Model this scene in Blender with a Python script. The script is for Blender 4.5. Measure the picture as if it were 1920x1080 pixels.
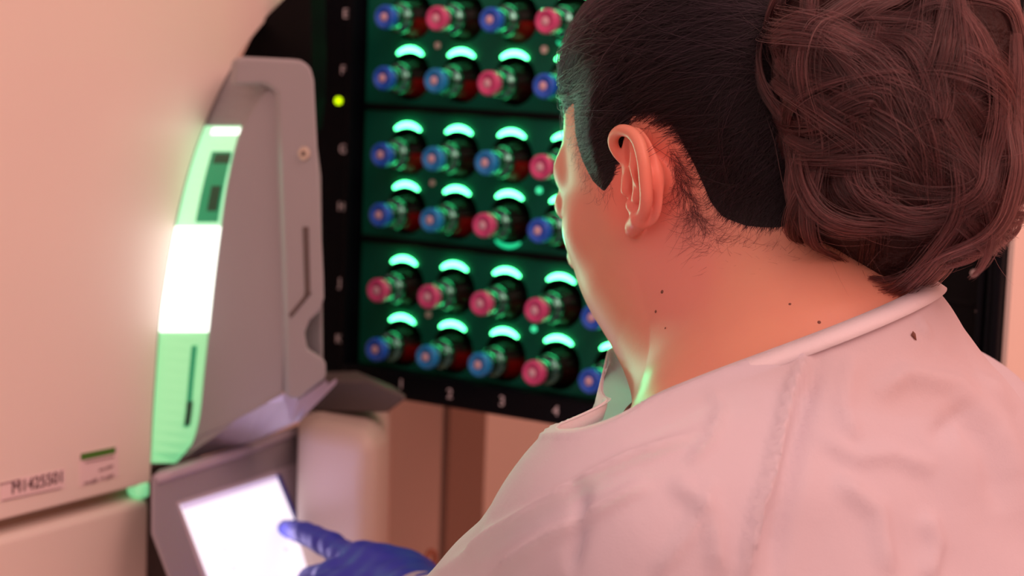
import bpy, bmesh, math, random, time
import numpy as np
from mathutils import Vector, Matrix

T0 = time.time()
for o in list(bpy.data.objects):
    bpy.data.objects.remove(o)
SC = bpy.context.scene
COL = SC.collection
rng = np.random.default_rng(7)
random.seed(7)
FASTP = False   # coarser person while testing

# ---------------------------------------------------------------- camera
FPX = 3700.0
CZ = 1.55
th, ro = math.radians(6.904), math.radians(2.074)
Fw = np.array([0, math.cos(th), -math.sin(th)])
R0 = np.array([1.0, 0, 0]); U0 = np.array([0, math.sin(th), math.cos(th)])
Rt = math.cos(ro) * R0 + math.sin(ro) * U0
Up = -math.sin(ro) * R0 + math.cos(ro) * U0
CAM = np.array([0, 0, CZ])
cam_d = bpy.data.cameras.new('camera'); cam = bpy.data.objects.new('camera', cam_d); COL.objects.link(cam)
M = Matrix(((Rt[0], Up[0], -Fw[0], 0), (Rt[1], Up[1], -Fw[1], 0), (Rt[2], Up[2], -Fw[2], CZ), (0, 0, 0, 1)))
cam.matrix_world = M
cam_d.sensor_width = 36; cam_d.lens = FPX / 1920 * 36
cam_d.clip_start = 0.02; cam_d.clip_end = 50
cam_d.dof.use_dof = True; cam_d.dof.focus_distance = 1.10; cam_d.dof.aperture_fstop = 7.0
SC.camera = cam
SC.view_settings.view_transform = 'Standard'; SC.view_settings.look = 'None'
SC.view_settings.exposure = -0.22; SC.view_settings.gamma = 1.0
SC.view_settings.use_curve_mapping = False

def P(x, y, d):
    """world point seen at image position x, y (1920x1080 frame) at depth d metres"""
    return CAM + d * (Fw + Rt * (x - 960) / FPX - Up * (y - 540) / FPX)

def on_plane(x, y, p0, n):
    r = P(x, y, 1.0) - CAM
    t = ((p0 - CAM) @ n) / (r @ n)
    return CAM + r * t

def project(p):
    q = np.asarray(p) - CAM; d = q @ Fw
    return 960 + FPX * (q @ Rt) / d, 540 - FPX * (q @ Up) / d

# ---------------------------------------------------------------- world and lights
W = bpy.data.worlds.new('world'); SC.world = W; W.use_nodes = True
bg = W.node_tree.nodes['Background']
bg.inputs[0].default_value = (1.0, 0.57, 0.50, 1); bg.inputs[1].default_value = 0.85

def area(name, loc, target, size, power, color, sizey=None):
    l = bpy.data.lights.new(name, 'AREA'); l.energy = power; l.color = color; l.size = size
    if sizey: l.shape = 'RECTANGLE'; l.size_y = sizey
    o = bpy.data.objects.new(name, l); COL.objects.link(o)
    o.location = loc
    o.rotation_euler = (Vector(target) - Vector(loc)).to_track_quat('-Z', 'Y').to_euler()
    return o
area('overhead_light', (1.3, -0.6, 2.75), (0.3, 1.2, 1.1), 1.1, 26, (1.0, 0.50, 0.44))
area('overhead_light', (-0.5, -1.3, 2.8), (-0.3, 1.6, 1.2), 1.5, 8, (1.0, 0.60, 0.56))
area('overhead_light', (0.75, 0.55, 2.75), (0.3, 2.0, 1.0), 0.9, 12, (1.0, 0.55, 0.45))  # added fill that brightens the back wall

# ---------------------------------------------------------------- materials
MATS = {}
def pmat(name, col, rough=0.5, spec=0.5, emit=None, es=0.0, noise=None, bump=None, sss=0.0, coat=0.0, metal=0.0):
    m = bpy.data.materials.new(name); m.use_nodes = True
    nt = m.node_tree; b = nt.nodes['Principled BSDF']
    b.inputs['Base Color'].default_value = (*col, 1)
    b.inputs['Roughness'].default_value = rough
    b.inputs['Specular IOR Level'].default_value = spec
    b.inputs['Metallic'].default_value = metal
    if coat: b.inputs['Coat Weight'].default_value = coat
    if emit:
        b.inputs['Emission Color'].default_value = (*emit, 1); b.inputs['Emission Strength'].default_value = es
    tc = nt.nodes.new('ShaderNodeTexCoord')
    if noise:   # (scale, second colour, contrast low, high)
        nz = nt.nodes.new('ShaderNodeTexNoise'); nz.inputs['Scale'].default_value = noise[0]; nz.inputs['Detail'].default_value = 4
        cr = nt.nodes.new('ShaderNodeValToRGB')
        cr.color_ramp.elements[0].position = noise[2]; cr.color_ramp.elements[1].position = noise[3]
        cr.color_ramp.elements[0].color = (*col, 1); cr.color_ramp.elements[1].color = (*noise[1], 1)
        nt.links.new(tc.outputs['Object'], nz.inputs['Vector']); nt.links.new(nz.outputs['Fac'], cr.inputs['Fac'])
        nt.links.new(cr.outputs['Color'], b.inputs['Base Color'])
    if bump:    # (scale, strength, distance)
        nz = nt.nodes.new('ShaderNodeTexNoise'); nz.inputs['Scale'].default_value = bump[0]; nz.inputs['Detail'].default_value = 5
        bp = nt.nodes.new('ShaderNodeBump'); bp.inputs['Strength'].default_value = bump[1]; bp.inputs['Distance'].default_value = bump[2]
        nt.links.new(tc.outputs['Object'], nz.inputs['Vector']); nt.links.new(nz.outputs['Fac'], bp.inputs['Height'])
        nt.links.new(bp.outputs['Normal'], b.inputs['Normal'])
    if sss:
        b.inputs['Subsurface Weight'].default_value = sss
        b.inputs['Subsurface Radius'].default_value = (0.012, 0.004, 0.002)
        b.inputs['Subsurface Scale'].default_value = 0.5
    MATS[name] = m
    return m
def glassy(name, tint, gloss=0.12, rough=0.08, edge=0.6):
    m = bpy.data.materials.new(name); m.use_nodes = True; nt = m.node_tree
    for n in list(nt.nodes): nt.nodes.remove(n)
    out = nt.nodes.new('ShaderNodeOutputMaterial'); mix = nt.nodes.new('ShaderNodeMixShader')
    tr = nt.nodes.new('ShaderNodeBsdfTransparent'); tr.inputs[0].default_value = (*tint, 1)
    gl = nt.nodes.new('ShaderNodeBsdfGlossy'); gl.inputs['Roughness'].default_value = rough
    fr = nt.nodes.new('ShaderNodeLayerWeight'); fr.inputs[0].default_value = 0.35
    mm = nt.nodes.new('ShaderNodeMath'); mm.operation = 'MULTIPLY_ADD'; mm.inputs[1].default_value = edge; mm.inputs[2].default_value = gloss
    nt.links.new(fr.outputs['Facing'], mm.inputs[0]); nt.links.new(mm.outputs[0], mix.inputs[0])
    nt.links.new(tr.outputs[0], mix.inputs[1]); nt.links.new(gl.outputs[0], mix.inputs[2]); nt.links.new(mix.outputs[0], out.inputs[0])
    MATS[name] = m; return m

pmat('wall', (0.90, 0.68, 0.58), 0.8, 0.2, noise=(3, (0.87, 0.66, 0.56), .3, .7))
pmat('column_side', (0.30, 0.19, 0.15), 0.8, 0.2)  # brown that holds the shade of the column's side
pmat('floor', (0.66, 0.58, 0.54), 0.5, noise=(8, (0.60, 0.52, 0.50), .3, .7))
pmat('cabinet', (0.80, 0.72, 0.66), 0.45, 0.4, noise=(4, (0.77, 0.70, 0.65), .3, .7))
pmat('groove', (0.35, 0.24, 0.18), 0.7, 0.2)
pmat('grey_shell', (0.33, 0.34, 0.37), 0.5, 0.3, noise=(5, (0.31, 0.32, 0.36), .3, .7))
pmat('grey_dark', (0.11, 0.09, 0.09), 0.55, 0.3)
pmat('console', (0.27, 0.25, 0.29), 0.42, 0.4)
pmat('bezel', (0.42, 0.38, 0.46), 0.35, 0.5)
pmat('black', (0.002, 0.002, 0.003), 0.5, 0.1)
pmat('rail_black', (0.003, 0.004, 0.007), 0.4, 0.08)
pmat('cell_plate', (0.003, 0.105, 0.066), 0.45, 0.12)
pmat('hole_black', (0.004, 0.005, 0.005), 0.5, 0.3)
pmat('steel', (0.5, 0.45, 0.45), 0.35, metal=0.9)
pmat('arc_light', (0.1, 0.6, 0.3), 0.4, emit=(0.09, 1.0, 0.34), es=10.0)
pmat('arc_weak', (0.05, 0.4, 0.2), 0.4, emit=(0.0, 1.0, 0.42), es=0.8)
pmat('led_yellow', (0.5, 0.6, 0.0), 0.4, emit=(0.62, 1.0, 0.0), es=1.6)
pmat('led_green', (0.1, 0.6, 0.3), 0.4, emit=(0.04, 1.0, 0.45), es=1.1)
pmat('screw', (0.75, 0.6, 0.6), 0.4, 0.5)
pmat('ink_white', (0.75, 0.72, 0.78), 0.6)
pmat('light_white', (0.9, 0.95, 0.9), 0.4, emit=(0.82, 1.0, 0.90), es=2.2)
pmat('light_green', (0.35, 0.75, 0.45), 0.4, emit=(0.22, 0.9, 0.40), es=0.62)
pmat('light_pale', (0.5, 0.8, 0.6), 0.4, emit=(0.30, 0.9, 0.50), es=0.9)
pmat('slot_green', (0.02, 0.25, 0.12), 0.4, emit=(0.0, 0.5, 0.20), es=0.35)
pmat('slot_dark', (0.01, 0.10, 0.05), 0.4)
pmat('screen', (0.5, 0.5, 0.5), 0.2, emit=(0.97, 0.88, 1.0), es=1.12)
pmat('screen_bar', (0.5, 0.5, 0.6), 0.2, emit=(0.50, 0.42, 0.66), es=1.0)
pmat('screen_mark', (0.5, 0.5, 0.5), 0.2, emit=(0.85, 0.78, 0.86), es=1.0)
pmat('screen_edge', (0.05, 0.04, 0.25), 0.3)
pmat('sticker', (0.80, 0.66, 0.68), 0.6)
pmat('ink', (0.10, 0.05, 0.06), 0.7)
pmat('ink_grey', (0.32, 0.22, 0.24), 0.7)
pmat('sticker_green', (0.06, 0.20, 0.02), 0.6)
pmat('cap_blue', (0.008, 0.10, 0.62), 0.35, 0.5)
pmat('cap_azure', (0.008, 0.22, 0.60), 0.35, 0.5)
pmat('cap_pink', (0.55, 0.06, 0.22), 0.35, 0.5)
pmat('cap_dot', (0.60, 0.42, 0.50), 0.5)
pmat('crimp', (0.09, 0.26, 0.22), 0.14, metal=0.95)
pmat('blood', (0.50, 0.008, 0.02), 0.3, 0.4)
pmat('blood_dark', (0.035, 0.004, 0.006), 0.3, 0.5)
glassy('amber', (0.48, 0.28, 0.24), 0.006, 0.38, 0.06)
pmat('cable', (0.30, 0.09, 0.05), 0.5)

pmat('skin', (0.60, 0.29, 0.20), 0.42, 0.30, noise=(28, (0.58, 0.26, 0.19), .35, .75), bump=(420, .12, .0006), sss=0.25)
pmat('mole', (0.14, 0.045, 0.03), 0.6)
pmat('glove', (0.03, 0.045, 0.50), 0.5, 0.35, bump=(60, .25, .002))
pmat('shirt', (0.75, 0.73, 0.76), 0.8, 0.2)
pmat('trousers', (0.05, 0.06, 0.12), 0.8, 0.2)
pmat('shoe', (0.55, 0.55, 0.55), 0.6, 0.3)
pmat('bun_base', (0.028, 0.011, 0.011), 0.6, 0.2, bump=(160, .9, .006))
pmat('hair_base', (0.005, 0.003, 0.004), 0.6, 0.25, bump=(90, .6, .004))
def cloth(name, col, transp, transl):
    m = bpy.data.materials.new(name); m.use_nodes = True; nt = m.node_tree
    for n in list(nt.nodes): nt.nodes.remove(n)
    N = nt.nodes.new; L = nt.links.new
    out = N('ShaderNodeOutputMaterial'); df = N('ShaderNodeBsdfDiffuse'); tl_ = N('ShaderNodeBsdfTranslucent'); tr = N('ShaderNodeBsdfTransparent')
    for s in (df, tl_): s.inputs[0].default_value = (*col, 1)
    tc = N('ShaderNodeTexCoord'); nz = N('ShaderNodeTexNoise'); nz.inputs['Scale'].default_value = 26; nz.inputs['Detail'].default_value = 3; nz.inputs['Distortion'].default_value = .5
    bp = N('ShaderNodeBump'); bp.inputs['Strength'].default_value = .3; bp.inputs['Distance'].default_value = .005
    nz2 = N('ShaderNodeTexNoise'); nz2.inputs['Scale'].default_value = 900
    bp2 = N('ShaderNodeBump'); bp2.inputs['Strength'].default_value = .25; bp2.inputs['Distance'].default_value = .0005
    L(tc.outputs['Object'], nz.inputs['Vector']); L(tc.outputs['Object'], nz2.inputs['Vector']); L(nz.outputs['Fac'], bp.inputs['Height']); L(nz2.outputs['Fac'], bp2.inputs['Height']); L(bp.outputs[0], bp2.inputs['Normal'])
    L(bp2.outputs[0], df.inputs['Normal']); L(bp2.outputs[0], tl_.inputs['Normal'])
    m1 = N('ShaderNodeMixShader'); m1.inputs[0].default_value = transl; L(df.outputs[0], m1.inputs[1]); L(tl_.outputs[0], m1.inputs[2])
    m2 = N('ShaderNodeMixShader'); m2.inputs[0].default_value = transp; L(m1.outputs[0], m2.inputs[1]); L(tr.outputs[0], m2.inputs[2]); L(m2.outputs[0], out.inputs[0])
    MATS[name] = m
cloth('gown', (0.78, 0.75, 0.83), 0.07, 0.38)
cloth('gown_hem', (0.82, 0.79, 0.85), 0.03, 0.2)
def hairmat(name, col, ior=1.5, hi_k=2.4):
    m = bpy.data.materials.new(name); m.use_nodes = True; nt = m.node_tree
    for n in list(nt.nodes): nt.nodes.remove(n)
    out = nt.nodes.new('ShaderNodeOutputMaterial'); h = nt.nodes.new('ShaderNodeBsdfHairPrincipled')
    h.parametrization = 'COLOR'; h.inputs['Color'].default_value = (*col, 1); h.inputs['Roughness'].default_value = .35; h.inputs['Radial Roughness'].default_value = .45; h.inputs['IOR'].default_value = ior
    try: h.inputs['Random Roughness'].default_value = .3
    except Exception: pass
    hi = nt.nodes.new('ShaderNodeHairInfo'); cr = nt.nodes.new('ShaderNodeValToRGB')
    cr.color_ramp.elements[0].color = (*[c * .35 for c in col], 1); cr.color_ramp.elements[1].color = (*[min(1, c * hi_k) for c in col], 1)
    cr.color_ramp.elements[0].position = .25
    nt.links.new(hi.outputs['Random'], cr.inputs['Fac']); nt.links.new(cr.outputs['Color'], h.inputs['Color'])
    nt.links.new(h.outputs[0], out.inputs[0]); MATS[name] = m
hairmat('hair', (0.006, 0.0032, 0.0055), 1.40)
hairmat('bun_hair', (0.030, 0.010, 0.011))

# ---------------------------------------------------------------- mesh helpers
def link(o, parent=None):
    COL.objects.link(o)
    if parent is not None: o.parent = parent
    return o
def wloc(parent):
    v = Vector((0, 0, 0))
    while parent is not None:
        v += parent.location; parent = parent.parent
    return np.array(v)
def mesh(name, verts, faces, mat, parent=None, smooth=False, bevel=0.0, seg=2, origin=None, off=True):
    """one mesh object; verts in world coordinates (off) under an unrotated parent"""
    v = np.asarray(verts, float)
    base = wloc(parent) if off else np.zeros(3)
    if origin is None and parent is None and off: origin = v.mean(0)
    o_loc = np.zeros(3) if origin is None else np.asarray(origin) - base
    v = v - base - o_loc
    me = bpy.data.meshes.new(name); me.from_pydata(v.tolist(), [], [list(map(int, f)) for f in faces]); me.update()
    bm = bmesh.new(); bm.from_mesh(me); bmesh.ops.recalc_face_normals(bm, faces=bm.faces); bm.to_mesh(me); bm.free()
    if isinstance(mat, str): mat = MATS[mat]
    me.materials.append(mat)
    if smooth: me.polygons.foreach_set('use_smooth', [True] * len(me.polygons))
    o = bpy.data.objects.new(name, me); o.location = o_loc; link(o, parent)
    if bevel:
        b = o.modifiers.new('bevel', 'BEVEL'); b.width = bevel; b.segments = seg; b.limit_method = 'ANGLE'; b.angle_limit = math.radians(35)
        me.polygons.foreach_set('use_smooth', [True] * len(me.polygons))
        w = o.modifiers.new('wn', 'WEIGHTED_NORMAL')
    return o
def prism(name, pts, ext, mat, parent=None, bevel=0.0, seg=2, **k):
    pts = [np.asarray(p, float) for p in pts]; n = len(pts); ext = np.asarray(ext, float)
    v = pts + [p + ext for p in pts]
    f = [list(range(n)), list(range(2 * n - 1, n - 1, -1))] + [[i, (i + 1) % n, n + (i + 1) % n, n + i] for i in range(n)]
    return mesh(name, v, f, mat, parent, bevel=bevel, seg=seg, **k)
def smooth_poly(pts, n=6, closed=False):
    """Catmull-Rom through 2D / 3D points"""
    p = [np.asarray(q, float) for q in pts]; out = []
    N = len(p)
    for i in range(N if closed else N - 1):
        a = p[(i - 1) % N] if (closed or i > 0) else 2 * p[0] - p[1]
        b = p[i]; c = p[(i + 1) % N]
        d = p[(i + 2) % N] if (closed or i + 2 < N) else 2 * c - b
        for k in range(n):
            t = k / n
            out.append(0.5 * (2 * b + (c - a) * t + (2 * a - 5 * b + 4 * c - d) * t * t + (3 * b - a - 3 * c + d) * t ** 3))
    if not closed: out.append(p[-1])
    return out
def tube(name, pts, rad, mat, parent=None, seg=10, **k):
    pts = [np.asarray(p, float) for p in pts]; V = []; Fc = []
    rad = rad if hasattr(rad, '__len__') else [rad] * len(pts)
    up = np.array([0.13, 0.2, 0.97])
    for i, p in enumerate(pts):
        t = pts[min(i + 1, len(pts) - 1)] - pts[max(i - 1, 0)]; t = t / np.linalg.norm(t)
        a = np.cross(t, up); a /= np.linalg.norm(a); b = np.cross(t, a)
        for s in range(seg):
            an = 2 * math.pi * s / seg
            V.append(p + rad[i] * (math.cos(an) * a + math.sin(an) * b))
    for i in range(len(pts) - 1):
        for s in range(seg):
            Fc.append([i * seg + s, i * seg + (s + 1) % seg, (i + 1) * seg + (s + 1) % seg, (i + 1) * seg + s])
    Fc.append(list(range(seg))[::-1]); Fc.append([(len(pts) - 1) * seg + s for s in range(seg)])
    return mesh(name, V, Fc, mat, parent, smooth=True, **k)
def empty(name, loc, label=None, cat=None, group=None):
    o = bpy.data.objects.new(name, None); o.location = loc; o.empty_display_size = 0.05; link(o)
    tag(o, label, cat, group); return o
def tag(o, label=None, cat=None, group=None, kind=None):
    if label: o['label'] = label
    if cat: o['category'] = cat
    if group: o['group'] = group
    if kind: o['kind'] = kind
    return o
def text(name, s, loc, xdir, ydir, size, mat, parent=None, ext=0.0003):
    cu = bpy.data.curves.new(name, 'FONT'); cu.body = s; cu.size = size; cu.align_x = 'CENTER'; cu.align_y = 'CENTER'; cu.extrude = ext
    cu.materials.append(MATS[mat])
    tmp = bpy.data.objects.new(name, cu); me = bpy.data.meshes.new_from_object(tmp); bpy.data.objects.remove(tmp); bpy.data.curves.remove(cu)
    if not me.materials: me.materials.append(MATS[mat])
    o = bpy.data.objects.new(name, me); link(o, parent)
    x = Vector(xdir).normalized(); y = Vector(ydir); y = (y - y.dot(x) * x).normalized(); z = x.cross(y)
    m = Matrix((x, y, z)).transposed().to_4x4(); o.matrix_local = Matrix.Translation(Vector(np.asarray(loc) - wloc(parent))) @ m
    return o

# ---------------------------------------------------------------- reference frames of the place
az = math.radians(34.39)
r_ = np.array([math.cos(az), -math.sin(az), 0.0])     # along the rack rows, towards the right
n_ = np.array([-math.sin(az), -math.cos(az), 0.0])    # out of the rack, towards the room
Z = np.array([0, 0, 1.0])
A0 = P(967.35, 97.06, 1.7)
def rack(x, y, o=0.0): return on_plane(x, y, A0 + n_ * o, n_)
az2 = math.radians(30.6)
u2 = np.array([math.sin(az2), math.cos(az2), 0.0])    # along the cabinet face, receding
n2 = np.array([math.cos(az2), -math.sin(az2), 0.0])   # out of the cabinet face
C0 = P(285, 900, 1.66)
def cabp(x, y, o=0.0): return on_plane(x, y, C0 + n2 * o, n2)
Q0 = P(600, 300, 1.56)
def pod(x, y, o=0.0): return on_plane(x, y, Q0 + n_ * o, n_)

# ---------------------------------------------------------------- room
def quad(name, a, b, c, d, mat, thick):
    return prism(name, [a, b, c, d], thick, mat)
wb = 2.35   # the wall stands behind everything, square to the room (facing along n_)
Bk = P(960, 540, 2.35)
def bw(t, z, o=0.0): return Bk + r_ * t + n_ * o + Z * (z - Bk[2])
o = prism('wall_back', [bw(-2.6, 0), bw(3.2, 0), bw(3.2, 2.9), bw(-2.6, 2.9)], -n_ * 0.1, 'wall'); tag(o, kind='structure')
cr = bw(3.2, 0)
o = prism('wall_right', [cr, cr + n_ * 3.6, cr + n_ * 3.6 + Z * 2.9, cr + Z * 2.9], r_ * 0.1, 'wall'); tag(o, kind='structure')
cl = bw(-2.6, 0)
fl = [bw(-2.6, 0), bw(3.2, 0), bw(3.2, 0) + n_ * 3.6, bw(-2.6, 0) + n_ * 3.6]
o = prism('floor', fl, -Z * 0.1, 'floor'); tag(o, kind='structure')

ta, tb = P(700, 900, 2.0), P(826, 900, 2.0)
pb = on_plane(826, 900, P(826, 900, 2.02), n_); pa = on_plane(690, 900, P(826, 900, 2.02), n_)
dep = None
for k in range(400):
    q = pb - n_ * (k * .002)
    if project(q)[0] > 895: dep = k * .002; break
dep = dep or .3
o = prism('column_side_1', [pa * [1, 1, 0], pb * [1, 1, 0], (pb - n_ * dep) * [1, 1, 0], (pa - n_ * dep) * [1, 1, 0]], Z * 2.6, 'wall'); tag(o, kind='structure')
o = prism('side_shade_panel', [q_ * [1, 1, 0] + r_ * .004 for q_ in (pb, pb - n_ * dep * .97, pb - n_ * dep * .97 + r_ * .006, pb + r_ * .006)], Z * 2.6, 'column_side'); tag(o, kind='structure')  # thin panel added over the column side, shade painted in as brown
# ---------------------------------------------------------------- instrument (cabinet, light slot, side pod, console)
inst = empty('culture_instrument', (float(C0[0]) - 0.1, float(C0[1]), 0.0),
             'large cream blood culture instrument with curved glowing green slot and tilted touchscreen', 'laboratory instrument')
Ccurve = smooth_poly([(560, -60), (545, 0), (500, 40), (447, 110), (405, 190), (365, 290), (335, 400), (314, 510), (301, 600), (292, 720), (287, 800), (285, 872), (285, 905)], 5)
Lcurve_px = [(520, 60), (497, 165), (455, 245), (430, 340), (416, 430), (404, 520), (394, 610), (384, 700), (374, 790), (355, 845), (330, 868)]
front = -0.75
def cab_s(s, z, o=0.0): return C0 + u2 * s + n2 * o + Z * (z - C0[2])
# upper panel with the curved right edge
zl = cabp(285, 905)[2]; 
edge = [cabp(x, y) for x, y in Ccurve]
zb0 = cabp(0, 968)[2]
top = 2.02
pts = [cab_s(front, zl)] + [cab_s(0, zl)] + edge[::-1][1:] + [cab_s((edge[0] - C0) @ u2 + 0.05, top), cab_s(front, top)]
cabinet = prism('upper_cabinet_panel', pts, -n2 * 0.12, 'cabinet', inst, bevel=0.006, seg=3)
# groove strip and lower panel
gz = 0.0125
low_top = zl - gz
mesh_pts = [cab_s(front, zl + .002, -0.02), cab_s(0.0, zl + .002, -0.02), cab_s(0.0, low_top - .01, -0.02), cab_s(front, low_top - .01, -0.02)]
prism('groove', mesh_pts, -n2 * 0.08, 'groove', inst)
prism('lower_cabinet_panel', [cab_s(front, low_top), cab_s(0, low_top), cab_s(0, 0.0), cab_s(front, 0.0)], -n2 * 0.12, 'cabinet', inst, bevel=0.008, seg=3)
prism('cabinet_body', [cab_s(front, 0.0, -0.12), cab_s(0.06, 0.0, -0.12), cab_s(0.06, top, -0.12), cab_s(front, top, -0.12)], -n2 * 0.5, 'cabinet', inst)
prism('light_tab', [cabp(258, 906, .0006), cabp(283, 900, .0006), cabp(283, 934, .0006), cabp(262, 936, .0006)], -n2 * 0.015, 'light_green', inst, bevel=0.004)
# stickers on the cabinet (the blurred ones keep their unreadable marks)
sf = 0.0008
st = prism('serial_sticker', [cabp(2, 905, sf), cabp(122, 878, sf), cabp(122, 914, sf), cabp(2, 941, sf)], -n2 * 0.0007, 'sticker', inst)
text('serial_number', 'M1425501', cabp(72, 905, 0.0012), u2, Z, 0.0135, 'ink', st)
prism('print_line', [cabp(0, 907, .0012), cabp(38, 898, .0012), cabp(38, 901, .0012), cabp(0, 910, .0012)], -n2 * .0003, 'ink_grey', st)
prism('print_line', [cabp(4, 938, .0012), cabp(116, 914, .0012), cabp(116, 916, .0012), cabp(4, 940, .0012)], -n2 * .0003, 'ink_grey', st)
st = prism('status_sticker', [cabp(150, 850, sf), cabp(222, 836, sf), cabp(222, 893, sf), cabp(150, 912, sf)], -n2 * 0.0007, 'sticker', inst)
prism('green_band', [cabp(152, 851, .0014), cabp(217, 838, .0014), cabp(217, 850, .0014), cabp(152, 864, .0014)], -n2 * .0006, 'sticker_green', st, bevel=.0004)
for (xa, ya, xb, yb, h) in [(160, 866, 214, 855, 3), (186, 880, 197, 877, 4), (199, 876, 212, 871, 5), (158, 905, 169, 902, 4), (171, 901, 183, 896, 7), (189, 896, 196, 894, 4), (199, 894, 213, 888, 6)]:
    prism('print_mark', [cabp(xa, ya, .0013), cabp(xb, yb, .0013), cabp(xb, yb + h, .0013), cabp(xa, ya + h, .0013)], -n2 * .0003, 'ink_grey', st)

# light slot band between the cabinet edge curve and the pod's left curve
def resample(pts, ys):
    p = np.array(pts); return np.array([np.interp(ys, p[:, 1], p[:, 0]), ys]).T
Lc = smooth_poly(Lcurve_px, 5)
def band(name, y0, y1, mat, fa=0.0, fb=1.0, lift=0.0, n=14, thick=0.004):
    ys = np.linspace(y0, y1, n)
    a = resample(Ccurve, ys); b = resample(Lc, ys)
    V = []; Fc = []
    for i in range(n):
        # the band slopes slightly: its right edge sits a little lower than its left
        pa = cabp(a[i, 0] - 4, a[i, 1], -0.004); pb = pod(b[i, 0] + 4, b[i, 1], -0.004)
        for f in (fa, fb):
            V.append(pa + (pb - pa) * f + (n_ + n2) * 0.7 * lift)
        for f in (fa, fb):
            V.append(pa + (pb - pa) * f + (n_ + n2) * 0.7 * (lift - thick))
    for i in range(n - 1):
        k = 4 * i
        Fc += [[k, k + 1, k + 5, k + 4], [k + 2, k + 6, k + 7, k + 3], [k, k + 4, k + 6, k + 2], [k + 1, k + 3, k + 7, k + 5]]
    Fc += [[0, 2, 3, 1], [4 * n - 4, 4 * n - 3, 4 * n - 1, 4 * n - 2]]
    return mesh(name, V, Fc, mat, inst, smooth=False)
slot = band('light_slot', 128, 872, 'grey_shell', lift=-0.006, n=40)
band('pale_diffuser', 236, 436, 'light_pale', 0.05, 0.93)
band('bright_lamp', 425, 622, 'light_white', 0.04, 0.98, lift=0.0008)
band('green_diffuser', 612, 868, 'light_green', 0.04, 0.95)
band('top_lamp', 240, 252, 'light_white', 0.25, 0.98, lift=0.001, n=3)
band('slot_window', 284, 416, 'slot_green', 0.42, 0.86, lift=0.0016)
band('slot_insert', 288, 306, 'slot_dark', 0.5, 0.86, lift=0.003, n=3)
band('slot_insert', 348, 395, 'slot_dark', 0.6, 0.80, lift=0.003, n=3)
band('lower_slot', 648, 800, 'slot_green', 0.66, 0.76, lift=0.0016)
band('slot_insert', 752, 796, 'slot_dark', 0.66, 0.78, lift=0.003, n=3)

# pod side panel
POD_BACK = np.array([-0.30, 0.95, 0.0])
L3 = [pod(x, y) for x, y in Lc if y >= 160]
side = [pod(505, 168)] + [pod(516, 180), pod(522, 300), pod(530, 470), pod(532, 600), pod(530, 742)] + [pod(440, 790), pod(425, 803)] + L3[::-1][:-1]
prism('side_panel', side, POD_BACK * 0.03, 'grey_shell', inst, bevel=0.004, seg=3)
# pod body behind the panel and the raised trim column
body = [pod(452, 135, -.012), pod(458, 114, -.012), pod(575, 112, -.012), pod(604, 330, -.012), pod(608, 690, -.012), pod(540, 728, -.012), pod(425, 786, -.012), pod(362, 828, -.012), pod(392, 700, -.012), pod(412, 520, -.012), pod(430, 400, -.012), pod(464, 250, -.012), pod(500, 180, -.012)]
prism('pod_body', body, POD_BACK * 0.06, 'grey_shell', inst, bevel=0.006, seg=3)
trim_px = [(445, 112), (462, 107), (565, 112), (583, 124), (590, 150), (600, 350), (608, 520), (609, 560), (600, 585), (582, 602), (573, 625), (578, 655), (612, 676), (613, 710), (560, 752), (540, 748), (537, 600), (531, 440), (522, 175), (500, 158), (440, 160)]
trimp = prism('trim_column', [pod(x, y, .010) for x, y in trim_px], POD_BACK * 0.03, 'grey_shell', inst, bevel=0.005, seg=4)
prism('trim_slot', [pod(566, 425, .0108), pod(578, 425, .0108), pod(581, 550, .0108), pod(566, 572, .0108), pod(570, 545, .0108)], -n_ * 0.004, 'grey_dark', trimp, bevel=0.001)
prism('trim_crease', [pod(578, 545, .0108), pod(583, 550, .0108), pod(545, 596, .0108), pod(541, 590, .0108)], -n_ * 0.004, 'grey_dark', trimp)
def disc_pts(c, a, b, r, n=24): return [c + r * (math.cos(2 * math.pi * i / n) * a + math.sin(2 * math.pi * i / n) * b) for i in range(n)]
pmat('button', (0.50, 0.45, 0.38), 0.5)
bt = prism('round_button', disc_pts(pod(568, 288, .0125), r_, Z, 0.0055), -n_ * 0.004, 'button', trimp, bevel=0.0008)
prism('button_centre', disc_pts(pod(568, 288, .0132), r_, Z, 0.0018), -n_ * 0.002, 'grey_dark', bt)
# lower lit chamfer of the pod: faces down onto the screen
ch = [pod(425, 803, -.004), pod(440, 790, -.004), pod(530, 745, -.002), pod(560, 750, .006), pod(613, 712, .006)]
def cdown(p, a, b): return p + n_ * a - Z * b
prism('console_column', [cab_s(-.01, 0, -.03), cab_s(.10, 0, -.03), cab_s(.10, 0, -.12), cab_s(-.01, 0, -.12)], Z * (cabp(285, 905)[2] + .004), 'grey_dark', inst)
lowpt = pod(458, 832, -.040)
ctop = [pod(x, y, .001) for x, y in ((330, 869), (352, 842), (375, 817), (422, 798), (498, 757), (532, 738))]
cbot = [pod(330, 869, -.002), pod(352, 862, -.014), pod(378, 855, -.022), pod(410, 846, -.030), lowpt, pod(533, 753, -.004)]
Vc_ = ctop + cbot + [p_ - n_ * .012 for p_ in ctop + cbot]
mesh('lower_chamfer', Vc_, [[k_, k_ + 1, 7 + k_, 6 + k_] for k_ in range(5)] + [[12 + k_, 18 + k_, 19 + k_, 13 + k_] for k_ in range(5)], 'bezel', inst)
rtop = [pod(532, 738, .002), pod(560, 750, .008), pod(613, 712, .010)]
rbot = [lowpt - n_ * .001, pod(545, 792, -.030), pod(613, 722, -.004)]
Vc_ = rtop + rbot + [p_ - n_ * .012 for p_ in rtop + rbot]
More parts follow.
